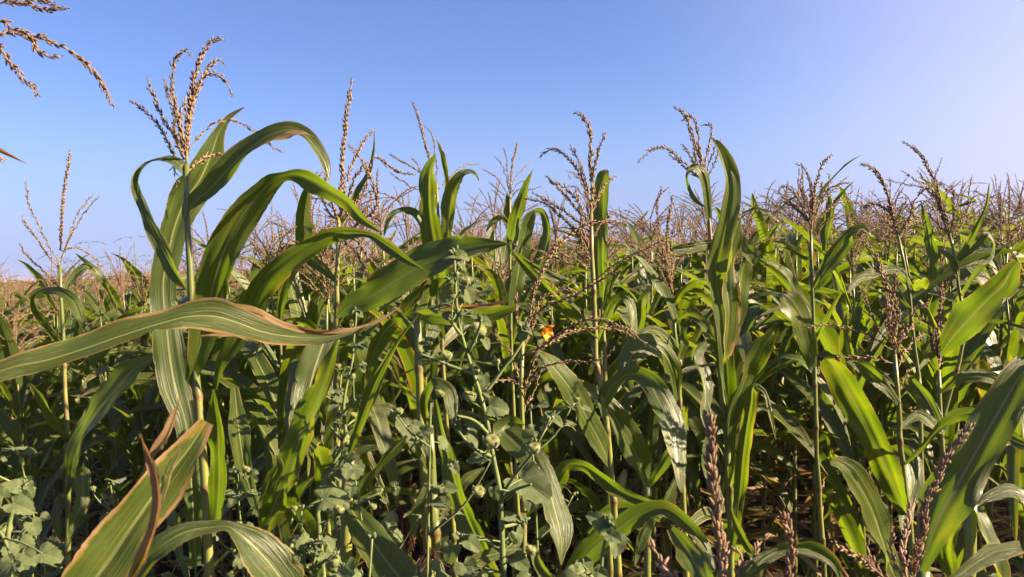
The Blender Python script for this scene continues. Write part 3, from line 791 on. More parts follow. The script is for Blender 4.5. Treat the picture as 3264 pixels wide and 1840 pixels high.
# --- front right plants
hero('corn plant with a purplish loose tassel low in front of the right-hand rows', 1.7,
  'F 1066,330 1085,550 1098,800 1120,1000 1150,1250 1165,1700',
  ['*F 1068,340 1060,200 C 1050,1020 1000,900 960,800 910,738', '-F 1065,330 1000,270 900,220 830,200 760,185 610,195', '-F 1070,300 1000,230 940,120 C 900,960', '-F 1075,380 960,350 850,340 700,372', '-F 1080,330 1110,240 1170,180 1210,140', '-F 1082,400 1110,330 1200,230',
   'F 1062,250 1075,100 1065,20 C 1075,900', '-F 1088,520 1118,450 1140,412', '-F 1064,300 1020,180 990,60', '-F 1066,320 1120,180 1180,100 1240,60', 'F 1064,280 1030,160 1030,40'],
  [('F 1118,1140,31 1050,955,103 960,760,131 860,560,129 790,440,110 752,382,89 725,352,48', 1.6, -38, .35, dict(fold=.22, label='upright glowing leaf with a nibbled edge')),
   ('F 1150,1600,60 1062,1440,104 1010,1285,132 955,1120,150 895,1000,146 830,905,112 780,875,70 742,880,20', 1.5, 28, .3, dict(fold=.16)),
   ('F 1100,606,24 1040,520,54 960,440,72 880,385,58 828,368,12', 1.65, -10, .2), ('F 1095,700,20 1180,640,50 1280,700,70 1230,560,60 1150,460,40', 1.8, -20, .2),
   ('F 1115,890,10 1200,800,34 1300,690,50 1385,635,68 1470,625,58 1560,690,70 1640,752,80 1740,800,60 1830,860,6', 1.55, 10, .2),
   ('F 1130,1300,30 1110,1150,90 1150,950,130 1100,830,110 1040,800,20', 1.85, 20, .3)], r0=.0115, r1=.0042, spk=1.45)
hero('corn plant with a narrow tassel next to a wide glowing leaf pointing right', 1.95,
  'F 1288,410 1300,700 1320,950 1330,1500',
  ['*F 1286,420 1280,330 1285,200 1300,60 C 1305,950', 'F 1285,380 1250,260 1240,150', '-F 1288,380 1330,250 1350,170 1390,130', '-F 1286,400 1265,300 1262,200', 'F 1286,400 1305,280 1310,180'],
  [('F 1295,330,30 1370,230,112 1455,140,132 1540,50,132 C 1612,960,124 1655,885,84 1688,842,40', 1.85, -34, .5, dict(fold=.16, label='wide translucent leaf with a dry torn end')),
   ('F 1300,520,20 1400,450,60 1500,440,70 1580,460,60 1640,520,10', 1.9, 10, .2), ('F 1310,760,20 1250,640,40 1180,540,60 1100,450,20', 1.9, -20, .2), ('F 1285,420,14 1240,340,44 1190,400,20', 1.9, -30, .3)], r0=.010, r1=.0045, spk=1.3)
hero('corn plant at the right edge with a huge backlit leaf crossing a coarse tassel', 1.1,
  'F 1205,1420 1195,1700',
  (), [('F 1195,1420,49 1270,1205,131 1385,985,185 1495,785,190 1600,600,180 1690,450,144 1750,370,90', 1.15, -38, .45, dict(fold=.2, ruffle=.004))], r0=.012, r1=.01)
hero('low corn plant with coarse upright tassel spikes along the bottom right', .95,
  'F 1150,1500 1140,1900',
  ['*F 1150,1480 1190,1300 1215,1150 1230,1050 1290,950 1330,850 1380,770 1460,685', 'F 1140,1480 1110,1350 1130,1180 1165,1050', '-F 1130,1500 1050,1340 1060,1200', 'F 1110,1500 1000,1440 950,1400 870,1340 765,1280', '-F 1120,1500 980,1430 940,1340 925,1265', 'F 1150,1500 1160,1400 1180,1280'],
  [('F 1170,1600,40 1420,1420,80 1560,1330,90 1700,1300,60', 1.0, 20, .5)], r0=.010, r1=.006, spk=1.0, fine=True)
hero('short corn plant with a thick upright brown spike at the bottom', .78,
  'F 195,1480 200,1800',
  ['*F 195,1500 185,1300 170,1150 155,1000 140,850 138,700 146,628', 'F 200,1480 215,1350 200,1250 180,1180', 'F 270,1520 290,1420 300,1350 288,1300', 'F 525,1520 530,1400 545,1290 525,1200 500,1145', '-F 330,1480 380,1300 440,1240', 'E 1700,1500 1620,1400 1590,1340 1550,1285'],
  [('F 250,1600,30 330,1430,60 420,1350,66 520,1308,60 620,1312,54 700,1340,46 765,1392,44 790,1460,36 800,1560,10', .8, 22, .7),
   ('F 330,1560,20 395,1420,30 330,1300,44 275,1200,40 240,1105,4', .8, -10, .6), ('F 180,1600,60 90,1440,110 20,1320,90 -60,1210,40', .95, 40, .5)], r0=.010, r1=.007, spk=1.15, fine=True)

# --- lower centre
HOOD = hero('corn plant with a hooded folded top leaf behind the seed-pod weed', 1.75,
  'E 440,690 460,1000 480,1452 490,1800', (),
  [('E 432,700,20 425,620,40 440,540,56 475,478,60 520,500,70 555,600,66 570,690,10', 1.65, 28, .3),
   ('E 470,560,30 500,700,60 540,850,92 610,1090,112 700,1300,112 790,1480,90', 1.6, -30, .35, dict(fold=.25)), ('E 465,965,16 400,800,84 320,690,92 250,608,72 165,588,14', 1.7, 22, .25),
   ('E 470,1210,16 560,1060,50 640,950,60 720,900,10', 1.8, 10, .3), ('E 480,1480,40 300,1400,80 360,1180,80 430,1000,40', 1.8, -15, .3)], r0=.0125, r1=.010)
hero('corn plant with a broad drooping leaf showing a yellow midrib at the bottom', 1.5,
  'E 40,820 30,1100 20,1500', (),
  [('E 30,1080,40 100,1190,120 190,1320,178 280,1440,190 380,1580,120', 1.35, 34, .3, dict(fold=.1, label='broad leaf with a yellow midrib')),
   ('E 70,1050,40 130,950,66 210,860,64 280,790,56 330,740,14', 1.5, 35, .2), ('E 30,860,14 90,690,64 150,540,74 210,400,50 290,260,22 390,128,4', 1.4, -10, .6)], r0=.013, r1=.011)
hero('corn plant with a wide sunlit leaf curled over along its left margin', 1.6,
  'D 1330,1250 1320,1600', (),
  [('D 1330,1235,40 1365,1130,132 1430,970,152 1500,790,156 1580,600,138 1645,420,96 1700,250,12', 1.45, -28, .45, dict(fold=.22, label='wide sunlit leaf with a rolled margin',
     strips=[('D 1310,1200,14 1325,1080,50 1365,960,70 1395,880,64 1380,835,20', 1.5, 1.42, 30, .4)])),
   ('D 1470,900,30 1500,740,110 1550,540,180 1600,350,180 1650,220,140', 1.7, 12, .2), ('D 1300,1150,20 1240,950,80 1200,700,90 1180,500,40', 1.9, 20, .3)], r0=.011, r1=.009)
hero('corn plant with a dark leaf arching to the right along the bottom', 1.25,
  'E 1100,1500 1095,1800', (),
  [('E 1105,1490,60 1250,1330,110 1390,1210,110 1520,1130,100 1620,1108,84 1720,1170,80 F 100,1280,60 160,1410,10', 1.15, 22, .35),
   ('E 1120,1520,40 1000,1400,60 960,1300,40', 1.3, 10, .3)], r0=.011, r1=.010)
hero('corn plant with overlapping grey-green leaves right of centre', 2.1,
  'E 1535,980 1540,1452 1545,1700', (),
  [('E 1535,985,30 1500,880,116 1420,720,150 1320,580,110 1180,468,20', 2.0, 26, .25), ('E 1545,1000,20 1640,860,60 1700,760,70 1717,600,60', 2.05, -25, .3), ('E 1530,1030,20 1600,1150,50 1700,1100,10', 2.0, 20, .4),
   ('E 1690,560,30 1665,400,90 1600,308,100 1520,292,112 1462,340,116 1440,430,96 1452,520,30', 1.95, 25, .6), ('E 1700,900,20 1640,1050,60 1560,1150,70 1500,1290,60 1470,1400,10', 2.05, 28, .4), ('E 1540,1200,20 1440,1100,70 1330,1130,60 1240,1230,10', 2.2, 15, .4)], r0=.012, r1=.009)
hero('corn plant with a curled brown-edged leaf lying level behind the seed pods', 1.9,
  'B 380,1260 390,1500 400,1800', (),
  [('B 384,1262,40 480,1270,92 620,1262,104 740,1262,100 830,1236,62 910,1208,10', 1.8, -20, .7, dict(fold=.35, strips=[('B 470,1234,6 560,1232,22 650,1228,28 740,1222,28 828,1198,14', 1.80, 1.76, 10, 1.9)])), ('B 400,1500,30 450,1300,80 560,1120,90 640,1060,10', 2.0, 35, .3), ('B 390,1420,20 280,1300,60 200,1380,80 150,1500,60 120,1650,10', 2.0, 20, .3)], r0=.011, r1=.009)
hero('corn plant with pale scorched leaves hanging at the lower right corner', 1.3,
  'F 1450,1080 1440,1500', (),
  [('F 1450,1090,20 1475,1130,76 1525,1250,112 1575,1400,110 1600,1560,80', 1.25, 40, .65), ('F 1450,1110,20 1560,1040,60 1660,1020,70 1760,1080,60', 1.3, 20, .4), ('F 1440,1130,20 1380,1150,80 1320,1300,100 1350,1450,70', 1.4, -10, .3)], r0=.011, r1=.009)

def add_cob(root, a, b, r, silk_to=None, silk_n=40, seed=1):
    """husked cob from a to b on a plant, with dried silk hanging from its tip"""
    base = np.array(root.location)
    a, b = np.asarray(a) - base, np.asarray(b) - base
    q = np.linspace(0, 1, 12)[:, None]
    V, Q, T, uv = tube(a + (b - a) * q, r * np.sin(np.pi * (.18 + .74 * q[:, 0])) * (1 + .0 * q[:, 0]), 12)
    cob = link('cob', mesh('cob', V, Q, T, uv, None, HUSK), root)
    rg = np.random.default_rng(seed)
    bag = Bag()
    for k in range(silk_n):
        e = b + (a - b) * .03 + rg.normal(0, r * .2, 3)
        up = unit(b - a)
        to = (np.asarray(silk_to) - base if silk_to is not None else b + np.array([rg.normal(0, .02), rg.normal(0, .02), -.03])) + rg.normal(0, .007, 3)
        mid = e + up * rg.uniform(.01, .025)
        P = curve3([e, mid, mid * .45 + to * .55 + rg.normal(0, .004, 3), to], 8)
        bag.add(*tube(P, np.linspace(.0013, .0006, 8), 3))
    link('silk', bag.mesh('silk', SILK), cob)
_c = lambda v, x, y, d: unproj(VIEWS[v][0] + x * VIEWS[v][2], VIEWS[v][1] + y * VIEWS[v][2], d)
add_cob(HOOD, _c('E', 415, 1540, 1.68), _c('E', 432, 1345, 1.66), .030, None, 50, 4)
add_cob(HOOD, _c('M', 1680, 1080, 1.72), _c('M', 1800, 770, 1.70), .024, _c('M', 1900, 1150, 1.68), 70, 5)
# ------------------------------------------------------------------ the other plants of the field
def curve_leaf(p0, az, e0, L, W, drop, kink, seed, nseg=14, cols=7, twist=0.0, dry=.3):
    rg = np.random.default_rng(seed)
    s = np.linspace(0, 1, nseg)
    e = e0 - drop * s ** 1.35
    if kink:
        e = e - kink * (1 / (1 + np.exp(-(s - .48) * 45)))
    e = np.maximum(e, RAD(-88))
    a = az + rg.normal(0, .25) * s ** 2
    ds = L / (nseg - 1)
    t = np.stack([np.cos(e) * np.cos(a), np.cos(e) * np.sin(a), np.sin(e)], -1)
    S = np.asarray(p0) + np.concatenate([[[0, 0, 0]], np.cumsum((t[1:] + t[:-1]) / 2 * ds, axis=0)])
    side = np.stack([-np.sin(a), np.cos(a), 0 * a], -1)
    nor = np.cross(side, t)
    tw = twist * s
    lat = side * np.cos(tw)[:, None] + nor * np.sin(tw)[:, None]
    hw = W / 2 * np.minimum(1, .5 + 1.9 * s) * np.clip(1 - s ** 2.6, 0, 1) ** .85 + .0012
    V, Q, uv = ribbon(S, lat, hw, rg.uniform(.25, .6), .0055 if cols > 4 else 0, cols, seed)
    return V, Q, uv, dict(dry=dry, tone=rg.random())

def tassel_paths(top, rg, kind, scale=1.0):
    up = np.array([rg.normal(0, .07), rg.normal(0, .07), 1.0])
    L = rg.uniform(.26, .36) * scale
    s = np.linspace(0, 1, 9)[:, None]
    bend = np.array([rg.normal(0, .10), rg.normal(0, .10), 0]) * (1.6 if kind == 'nodding' else .7)
    out = [(top + unit(up) * (L * s) + bend * s ** 2.6 * np.array([1, 1, 0]) - np.array([0, 0, .5]) * np.linalg.norm(bend) * s ** 3, True)]
    nb = {'open': 12, 'narrow': 7, 'nodding': 10, 'wide': 15}[kind]
    for k in range(nb):
        az = k * 2.4 + rg.normal(0, .3)
        h = rg.uniform(0, .42) * L * (1 - k / nb) + .005
        e0 = {'open': 1.0, 'narrow': 1.3, 'nodding': 1.05, 'wide': .75}[kind] + rg.normal(0, .12)
        dr = {'open': .7, 'narrow': .25, 'nodding': 1.5, 'wide': .8}[kind] * rg.uniform(.5, 1.5)
        l = L * rg.uniform(.55, .85)
        q = np.linspace(0, 1, 8)
        e = e0 - dr * q ** 1.6
        t = np.stack([np.cos(e) * math.cos(az), np.cos(e) * math.sin(az), np.sin(e)], -1)
        P = top + unit(up) * h + np.concatenate([[[0, 0, 0]], np.cumsum((t[1:] + t[:-1]) / 2 * l / 7, axis=0)])
        out.append((P, False))
    return out

KINDS = [  # tassel, leaf habit, words
    ('open', 'arch', 'open tassel, arching leaves'), ('wide', 'arch', 'wide tassel, arching leaves'), ('narrow', 'upright', 'narrow tassel, steep leaves'),
    ('nodding', 'arch', 'nodding tassel, arching leaves'), ('open', 'kink', 'open tassel, folded leaves'), ('narrow', 'kink', 'narrow tassel, folded leaves'),
    ('wide', 'upright', 'wide tassel, steep leaves'), ('nodding', 'kink', 'nodding tassel, folded leaves'), ('open', 'yellow', 'open tassel, yellowing leaves'),
    ('wide', 'yellow', 'wide tassel, yellowing leaves'), ('narrow', 'arch', 'narrow tassel, arching leaves'), ('none', 'arch', 'no tassel, arching leaves')]

def build_kind(k):
    tas, habit, words = KINDS[k]
    rg = np.random.default_rng(500 + k)
    H = 1.80 + rg.uniform(-.05, .05)
    bend = np.array([rg.normal(0, .04), rg.normal(0, .04), 0])
    s = np.linspace(0, 1, 12)[:, None]
    P = np.array([0, 0, -.03]) + np.array([0, 0, H + .03]) * s + bend * s ** 2
    parts = [('stalk', stalk_mesh(P, .0115, .0040, np.zeros(3), .155, 40 + k))]
    az = rg.uniform(0, 6.28)
    nl = 15
    for i in range(nl):
        f = .16 + (.74 if habit == 'upright' else .67) * i / (nl - 1)
        az += math.pi + rg.normal(0, .45)
        top = i / (nl - 1)
        L = .5 + .36 * math.sin(math.pi * min(1, .25 + .75 * (1 - top) ** .9)) * rg.uniform(.8, 1.15)
        if top > .85:
            L *= .75
        W = rg.uniform(.052, .082)
        e0 = RAD(rg.uniform(56, 80) if habit != 'upright' else rg.uniform(66, 82))
        drop = RAD(rg.uniform(75, 135) if habit != 'upright' else rg.uniform(30, 75))
        kink = RAD(rg.uniform(60, 115)) if (habit == 'kink' and rg.random() < .65) or (habit != 'kink' and rg.random() < .12) else 0
        if kink:
            drop *= .45
        if i < 5 and rg.random() < .8:                         # withered lower leaf hanging down
            e0, drop, kink, W, L = RAD(rg.uniform(10, 40)), RAD(rg.uniform(80, 120)), 0, W * .6, L * .8
        dry = {'yellow': .9}.get(habit, .5) + (1.0 if i < 5 and W < .05 else 0) + rg.normal(0, .2)
        V, Q, uv, at = curve_leaf(P[0] * (1 - f) + np.array([bend[0] * f * f, bend[1] * f * f, H * f]), az, e0, L, W, drop, kink, 900 + 37 * k + i, twist=rg.normal(0, .9), dry=float(np.clip(dry, 0, 1.8)))
        parts.append(('leaf', mesh('leaf', V, Q, None, uv, at, LEAF)))
    if tas != 'none':
        bag = Bag()
        for pth, main in tassel_paths(P[-1], rg, tas):
            b = spikelets(pth, .0046 if main else .0062, .0115, .0021 if main else .0017, 5 if main else 3, .36, rg, .06, False, 0.0017 if main else .001)
            bag.add(np.vstack(b.V), np.vstack(b.Q), np.vstack(b.T), None, **{q: np.concatenate(v) for q, v in b.A.items()})
        parts.append(('tassel', bag.mesh('tassel', TASSEL)))
    if k % 3 == 0:                                              # a ripening cob held against the stalk
        a0 = rg.uniform(0, 6.28)
        d = np.array([math.cos(a0) * .35, math.sin(a0) * .35, .94])
        c0 = np.array([0, 0, .78]) + d * .02
        q = np.linspace(0, 1, 9)
        V, Q, T, uv = tube(c0 + d * (q[:, None] * .22), .024 * np.sin(np.pi * (.12 + .8 * q)) + .002, 9)
        parts.append(('cob', mesh('cob', V, Q, T, uv, None, HUSK)))
        sb = Bag()
        for m in range(26):
            e = c0 + d * .215
            w = np.array([rg.normal(0, .02), rg.normal(0, .02), 0])
            sp = np.array([e, e + d * .02 + w * .5, e + d * .02 + w - np.array([0, 0, .04])])
            sb.add(*tube(sp, [.0012, .001, .0005], 3))
        parts.append(('silk', sb.mesh('silk', SILK)))
    return parts

LIB = [build_kind(k) for k in range(len(KINDS))]

def place(k, x, y, rz, sc, label, group):
    root = thing('corn_plant', label, 'corn plant', (x, y, 0), group)
    root.rotation_euler = (RNG.normal(0, .035), RNG.normal(0, .035), rz)
    root.scale = (sc, sc, sc)
    cob = None
    for nm, me in LIB[k]:
        o = bpy.data.objects.new(nm, me)
        COL.objects.link(o)
        o.parent = root if nm != 'silk' else cob
        if nm == 'cob':
            cob = o
    return root

def to_px(x, y, z):
    v = np.array([x, y, z]) - CAMP
    d = v @ FWD
    return 1632 + FPX * (v @ RIGHT) / d, 920 - FPX * (v @ UP) / d, d

SECT = [(260, 'past the lone five-armed tassel'), (560, 'left of the arching-leaf plant'), (900, 'behind the tall arching-leaf plant'), (1200, 'around the thick straight spike'),
        (1480, 'behind the V-shaped twin leaves'), (1760, 'behind the pod-bearing weed stem'), (2050, 'behind the fan tassel'), (2330, 'around the tall striped leaf'), (2640, 'below the bushy crown tassel'), (2960, 'behind the purplish loose tassel'), (9999, 'at the bright right edge')]
heroes_xy = [(o.location.x, o.location.y) for o in COL.objects if o.type == 'EMPTY' and o.get('category') == 'corn plant']
pts = list(heroes_xy)
cand = []
# taller plants whose tassels stand out of the canopy: picture column, tassel top, depth, kind
TALL = [(912, 485, 3.0, 2, 'just left of the thick straight spike'), (960, 615, 3.4, 1, 'under the tip of the tall arching leaf'), (1245, 520, 3.2, 1, 'between the thick spike and the V-shaped leaves'), (1010, 560, 3.6, 0, 'tangled behind the thick straight spike'),
        (1180, 600, 3.9, 3, 'low behind the thick straight spike'), (1515, 592, 3.7, 0, 'close to the slim plant'), (1460, 640, 4.2, 1, 'close behind the V-shaped leaves'), (2032, 590, 3.6, 1, 'right of the fan tassel'),
        (2095, 630, 3.9, 4, 'next to the broom-like tassel'), (2142, 615, 3.3, 10, 'behind the broom-like tassel'), (2385, 570, 4.2, 2, 'right of the tall striped leaf'), (2450, 655, 4.6, 0, 'further right of the tall striped leaf'),
        (418, 748, 4.6, 2, 'left of the arching-leaf plant'), (478, 770, 4.9, 6, 'tight against the tall arching-leaf plant'), (620, 690, 4.0, 0, 'in the gap behind the tall arching-leaf stalk'), (690, 660, 3.8, 1, 'beneath the second arching leaf'),
        (2800, 640, 4.0, 1, 'between the two leaning tassels'), (3000, 560, 3.6, 3, 'behind the leaf folded like an elbow'), (3110, 590, 4.0, 0, 'right of the leaf folded like an elbow'), (3225, 660, 4.4, 1, 'last at the right edge'), (1350, 690, 4.4, 9, 'below the V-shaped leaves'), (800, 640, 3.6, 3, 'under the first arching leaf'),
        (870, 600, 3.1, 4, 'through the arch of the upper leaf'), (1130, 640, 3.3, 8, 'behind the broad slanting leaf'), (1300, 600, 3.5, 5, 'just short of the V-shaped leaves'), (1080, 690, 2.95, 1, 'low in front of the thick spike'), (1580, 660, 3.2, 6, 'in front of the slim plant'),
        (1900, 640, 3.1, 0, 'against the rounded upright leaf'), (2290, 650, 3.2, 8, 'at the foot of the tall striped leaf'), (2560, 640, 3.4, 5, 'just below the bushy crown tassel'), (730, 700, 4.4, 10, 'low under the two arching leaves'), (2700, 600, 3.3, 7, 'beside the long bent spike')]
for u_, y_, d_, k_, w_ in TALL:
    w3 = unproj(u_, y_, d_)
    pts.append((w3[0], w3[1]))
    place(k_, w3[0], w3[1], RNG.uniform(0, 6.28), w3[2] / 2.12, 'corn plant with %s standing %s' % (KINDS[k_][2], w_), 'corn plants filling the field')
for _ in range(60000):
    y = 2.45 + 5.4 * RNG.random() ** .75
    x = RNG.uniform(-1, 1) * (y * .70 + .25)
    u, v, d = to_px(x, y, 1.6)
    if u < -120 or u > 3390:
        continue
    if u > 1050 and d < 2.85 or u < 760 and d < 3.4:
        continue
    dm = .275 if u > 700 else .33
    if all((x - a) ** 2 + (y - b) ** 2 > dm * dm for a, b in pts):
        pts.append((x, y))
        cand.append((d, x, y, u))
    if len(cand) >= 246:
        break
cand.sort()
FIELD_D = cand[-1][0]
for n, (d, x, y, u) in enumerate(cand):
    k = int(RNG.choice(len(KINDS), p=np.array([1, 1, 1.6, 1, 1.2, 1.4, 1.6, 1.2, 1.1, 1.1, 1, .6]) / 13.8))
    sect = next(w for lim, w in SECT if u < lim)
    band = 'just' if d < 4.2 else 'some rows' if d < 6.3 else 'many rows'
    sc = RNG.uniform(.86, .97) if d < 3.6 else RNG.uniform(.90, 1.06) if d < 4.4 else RNG.uniform(.92, 1.11)
    if u < 800:
        sc *= .90
    elif u > 2500:
        sc *= 1.02
    place(k, x, y, RNG.uniform(0, 6.28), sc, 'corn plant with %s %s %s' % (KINDS[k][2], band, sect), 'corn plants filling the field')

# beyond those, and just outside the picture, the field reads as one mass
def far_template(seed, lod):
    rg = np.random.default_rng(seed)
    bag = Bag()
    H = rg.uniform(1.7, 1.85)
    az = rg.uniform(0, 6.28)
    V, Q, T, uv = tube(np.array([[0, 0, 0 if lod < 2 else .8], [0.01, 0, 1.0], [0, 0.01, H]]), [.01, .008, .004], 3, False)
    stalk = Bag().add(V, Q, node=0, rnd=.5, axis=0, dry=0, tone=.5)
    nl, ns, nc = [(10, 8, 3), (7, 6, 3), (5, 4, 2)][lod]
    leaf = Bag()
    for i in range(nl):
        f = ([.2, .42, .6][lod]) + ([.66, .53, .38][lod]) * i / (nl - 1)
        az += math.pi + rg.normal(0, .5)
        V, Q, uv, at = curve_leaf((0, 0, H * f), az, RAD(rg.uniform(55, 78)), rg.uniform(.45, .75), rg.uniform(.055, .08) * [1, 1.15, 1.5][lod], RAD(rg.uniform(60, 135)), RAD(80) if rg.random() < .25 else 0, seed * 31 + i, ns, nc, rg.normal(0, .5), float(np.clip(rg.normal(.4, .25), 0, 1.1)))
        leaf.add(V, Q, None, uv, dry=at['dry'], tone=at['tone'])
    tas = Bag()
    kind = ['open', 'wide', 'narrow', 'nodding'][seed % 4]
    pths = tassel_paths(np.array([0, 0.01, H]), rg, kind, 1.05)
    pths = pths[:[9, 5, 4][lod]]
    for p, main in pths:
        m = [6, 4, 3][lod]
        q = np.linspace(0, 1, m)
        P = np.stack([np.interp(q, np.linspace(0, 1, len(p)), p[:, c]) for c in range(3)], -1)
        w = [.0027, .0040, .0075][lod] * (1.6 if main else 1)
        r = np.full(m, w) * np.where(np.arange(m) % 2, 1.25, .8)
        r[-1] *= .3
        r[0] *= .5
        V, Q, T, uv = tube(P, r, 3, False)
        tas.add(V, Q, rnd=rg.random(), axis=0)
    return stalk, leaf, tas

def scatter(spots, lod, seed0, acc):
    tm = [far_template(seed0 + m, lod) for m in range(8)]
    spots = np.asarray(spots)
    which = RNG.integers(0, 8, len(spots))
    for m in range(8):
        sel = spots[which == m]
        if not len(sel):
            continue
        th = RNG.uniform(0, 6.28, len(sel))
        sc = np.clip(RNG.normal(.97, .065, len(sel)), .80, 1.14)
        sc = sc * (1 - .115 * np.clip((-.10 - sel[:, 0] / np.maximum(sel[:, 1], 1)) / .25, 0, 1))   # the crop stands lower towards the left
        for part, mat_i in zip(tm[m], (0, 1, 2)):
            V0 = np.vstack(part.V); Q0 = np.vstack(part.Q); U0 = np.vstack(part.U)
            c, s = np.cos(th)[:, None], np.sin(th)[:, None]
            X = (V0[None, :, 0] * c - V0[None, :, 1] * s) * sc[:, None] + sel[:, :1]
            Y = (V0[None, :, 0] * s + V0[None, :, 1] * c) * sc[:, None] + sel[:, 1:2]
            Z = V0[None, :, 2] * sc[:, None] + np.zeros_like(X)
            n = V0.shape[0]
            acc['V'].append(np.stack([X, Y, Z], -1).reshape(-1, 3))
            acc['Q'].append((Q0[None] + (np.arange(len(sel)) * n)[:, None, None]).reshape(-1, 4) + acc['n'])
            acc['M'].append(np.full(len(Q0) * len(sel), mat_i))
            acc['U'].append(np.tile(U0, (len(sel), 1)))
            for a in ('dry', 'tone', 'rnd', 'axis', 'node'):
                v = np.concatenate(part.A[a]) if a in part.A else np.zeros(n)
                vv = np.tile(v, (len(sel), 1))
                if a in ('tone', 'rnd'):
                    vv = (vv + RNG.random((len(sel), 1))) % 1.0
                if a == 'rnd':
                    vv = .05 + .5 * vv                          # tassels held to the darker part of their colour range
                acc['A'].setdefault(a, []).append(vv.ravel())
            acc['n'] += n * len(sel)

def wedge(d0, d1, n, wide=.72, pad=1.5):
    y = np.sqrt(RNG.random(n) * (d1 * d1 - d0 * d0) + d0 * d0)
    x = RNG.uniform(-1, 1, n) * (y * wide + pad)
    return np.stack([x, y], -1)

acc = dict(V=[], Q=[], M=[], U=[], A={}, n=0)
near_ = wedge(FIELD_D * .9, 16, 1750)
near_ = near_[np.array([all((x - a) ** 2 + (y - b) ** 2 > .12 for a, b in pts) for x, y in near_])]
scatter(near_, 0, 3000, acc)
# neighbours outside the right-hand edge, which shade the plants in view
side = np.stack([RNG.uniform(0, 4.5, 170), RNG.uniform(2.4, 9, 170)], -1)
side[:, 0] += side[:, 1] * .72 + .75
scatter(side, 0, 3100, acc)
scatter(wedge(16, 50, 4600), 1, 3200, acc)
scatter(wedge(50, 260, 6500), 2, 3300, acc)
me = mesh('corn_field', np.vstack(acc['V']), np.vstack(acc['Q']), None, np.vstack(acc['U']), {a: np.concatenate(v) for a, v in acc['A'].items()}, [STALK, LEAF, TASSEL])
me.polygons.foreach_set('material_index', np.concatenate(acc['M']).astype(np.int32))
fld = link('corn_field', me)
fld['kind'] = 'stuff'
fld['label'] = 'dense mass of ripening corn stretching back to the horizon'
del acc
# ------------------------------------------------------------------ pod-bearing mallow weeds between the corn
def frame(T, N):
    T = unit(T); N = unit(N - (N @ T) * T)
    return T, np.cross(N, T), N

def mallow_leaf_mesh(p, T, N, size, seed, off):
    rg = np.random.default_rng(seed)
    T, B, N = frame(T, N)
    na, nr = 44, 5
    th = np.linspace(-np.pi, np.pi, na + 1)[:-1] + .0
    c = np.cos(th)
    r = .62 + .16 * c + .28 * np.clip(c, 0, 1) ** 6 - .50 * np.clip(-c - .72, 0, 1) / .28
    r = np.maximum(r, .08)
    lob = 1 + .05 * np.cos(th * 3 + rg.uniform(-.3, .3))
    r = r * lob
    ser = np.where(np.arange(na) % 2, 1.045, .965) + .015 * rg.standard_normal(na)
    V, uv = [p], [[.5, 0]]
    fold, droop = rg.uniform(.10, .35), rg.uniform(.15, .55)
    ph = rg.uniform(0, 6)
    for k in range(1, nr + 1):
        q = k / nr
        rr = r * q * (ser if k == nr else 1) * size
        x, y = rr * np.cos(th), rr * np.sin(th)
        z = fold * np.abs(y) - droop * np.clip(x, -.2 * size, None) ** 2 / size + .05 * size * q * q * np.sin(5 * th + ph) - .10 * size * q * (np.abs(np.sin(th * 3.5)) < .25)* .3
        V.extend(p + T * x[:, None] + B * y[:, None] + N * z[:, None])
        uv.extend(np.stack([(th + np.pi) / (2 * np.pi), np.full(na, q)], -1))
    k = np.arange(na)
    Tt = np.stack([np.zeros(na, int), 1 + k, 1 + (k + 1) % na], -1)
    Q = np.vstack([np.stack([1 + (m - 1) * na + k, 1 + m * na + k, 1 + m * na + (k + 1) % na, 1 + (m - 1) * na + (k + 1) % na], -1) for m in range(1, nr)])
    return mesh('leaf', np.array(V) - off, Q, Tt, np.array(uv), None, MLEAF)

PODP = np.array([(0, -.78), (.42, -.74), (.78, -.48), (.98, -.08), (1.0, .25), (.86, .52), (.60, .64), (.30, .58), (0, .44)])
def lathe(p, ax, R, prof, seg=24, rib=0.0, nrib=12):
    ax = unit(np.asarray(ax, float))
    a = unit(np.cross(ax, [.3, .8, .1])); b = np.cross(ax, a)
    th = np.arange(seg) * 2 * np.pi / seg
    pr = np.asarray(prof)
    m = 1 + rib * np.cos(nrib * th)[None] * np.sin(np.linspace(0, np.pi, len(pr)))[:, None]
    V = p + R * (pr[:, 0, None, None] * m[..., None] * (a * np.cos(th)[:, None] + b * np.sin(th)[:, None])[None] + pr[:, 1, None, None] * ax)
    V = V.reshape(-1, 3)
    i, j = np.meshgrid(np.arange(len(pr) - 1), np.arange(seg), indexing='ij')
    Q = np.stack([i * seg + j, i * seg + (j + 1) % seg, (i + 1) * seg + (j + 1) % seg, (i + 1) * seg + j], -1).reshape(-1, 4)
    return V, Q, (a, b, ax)

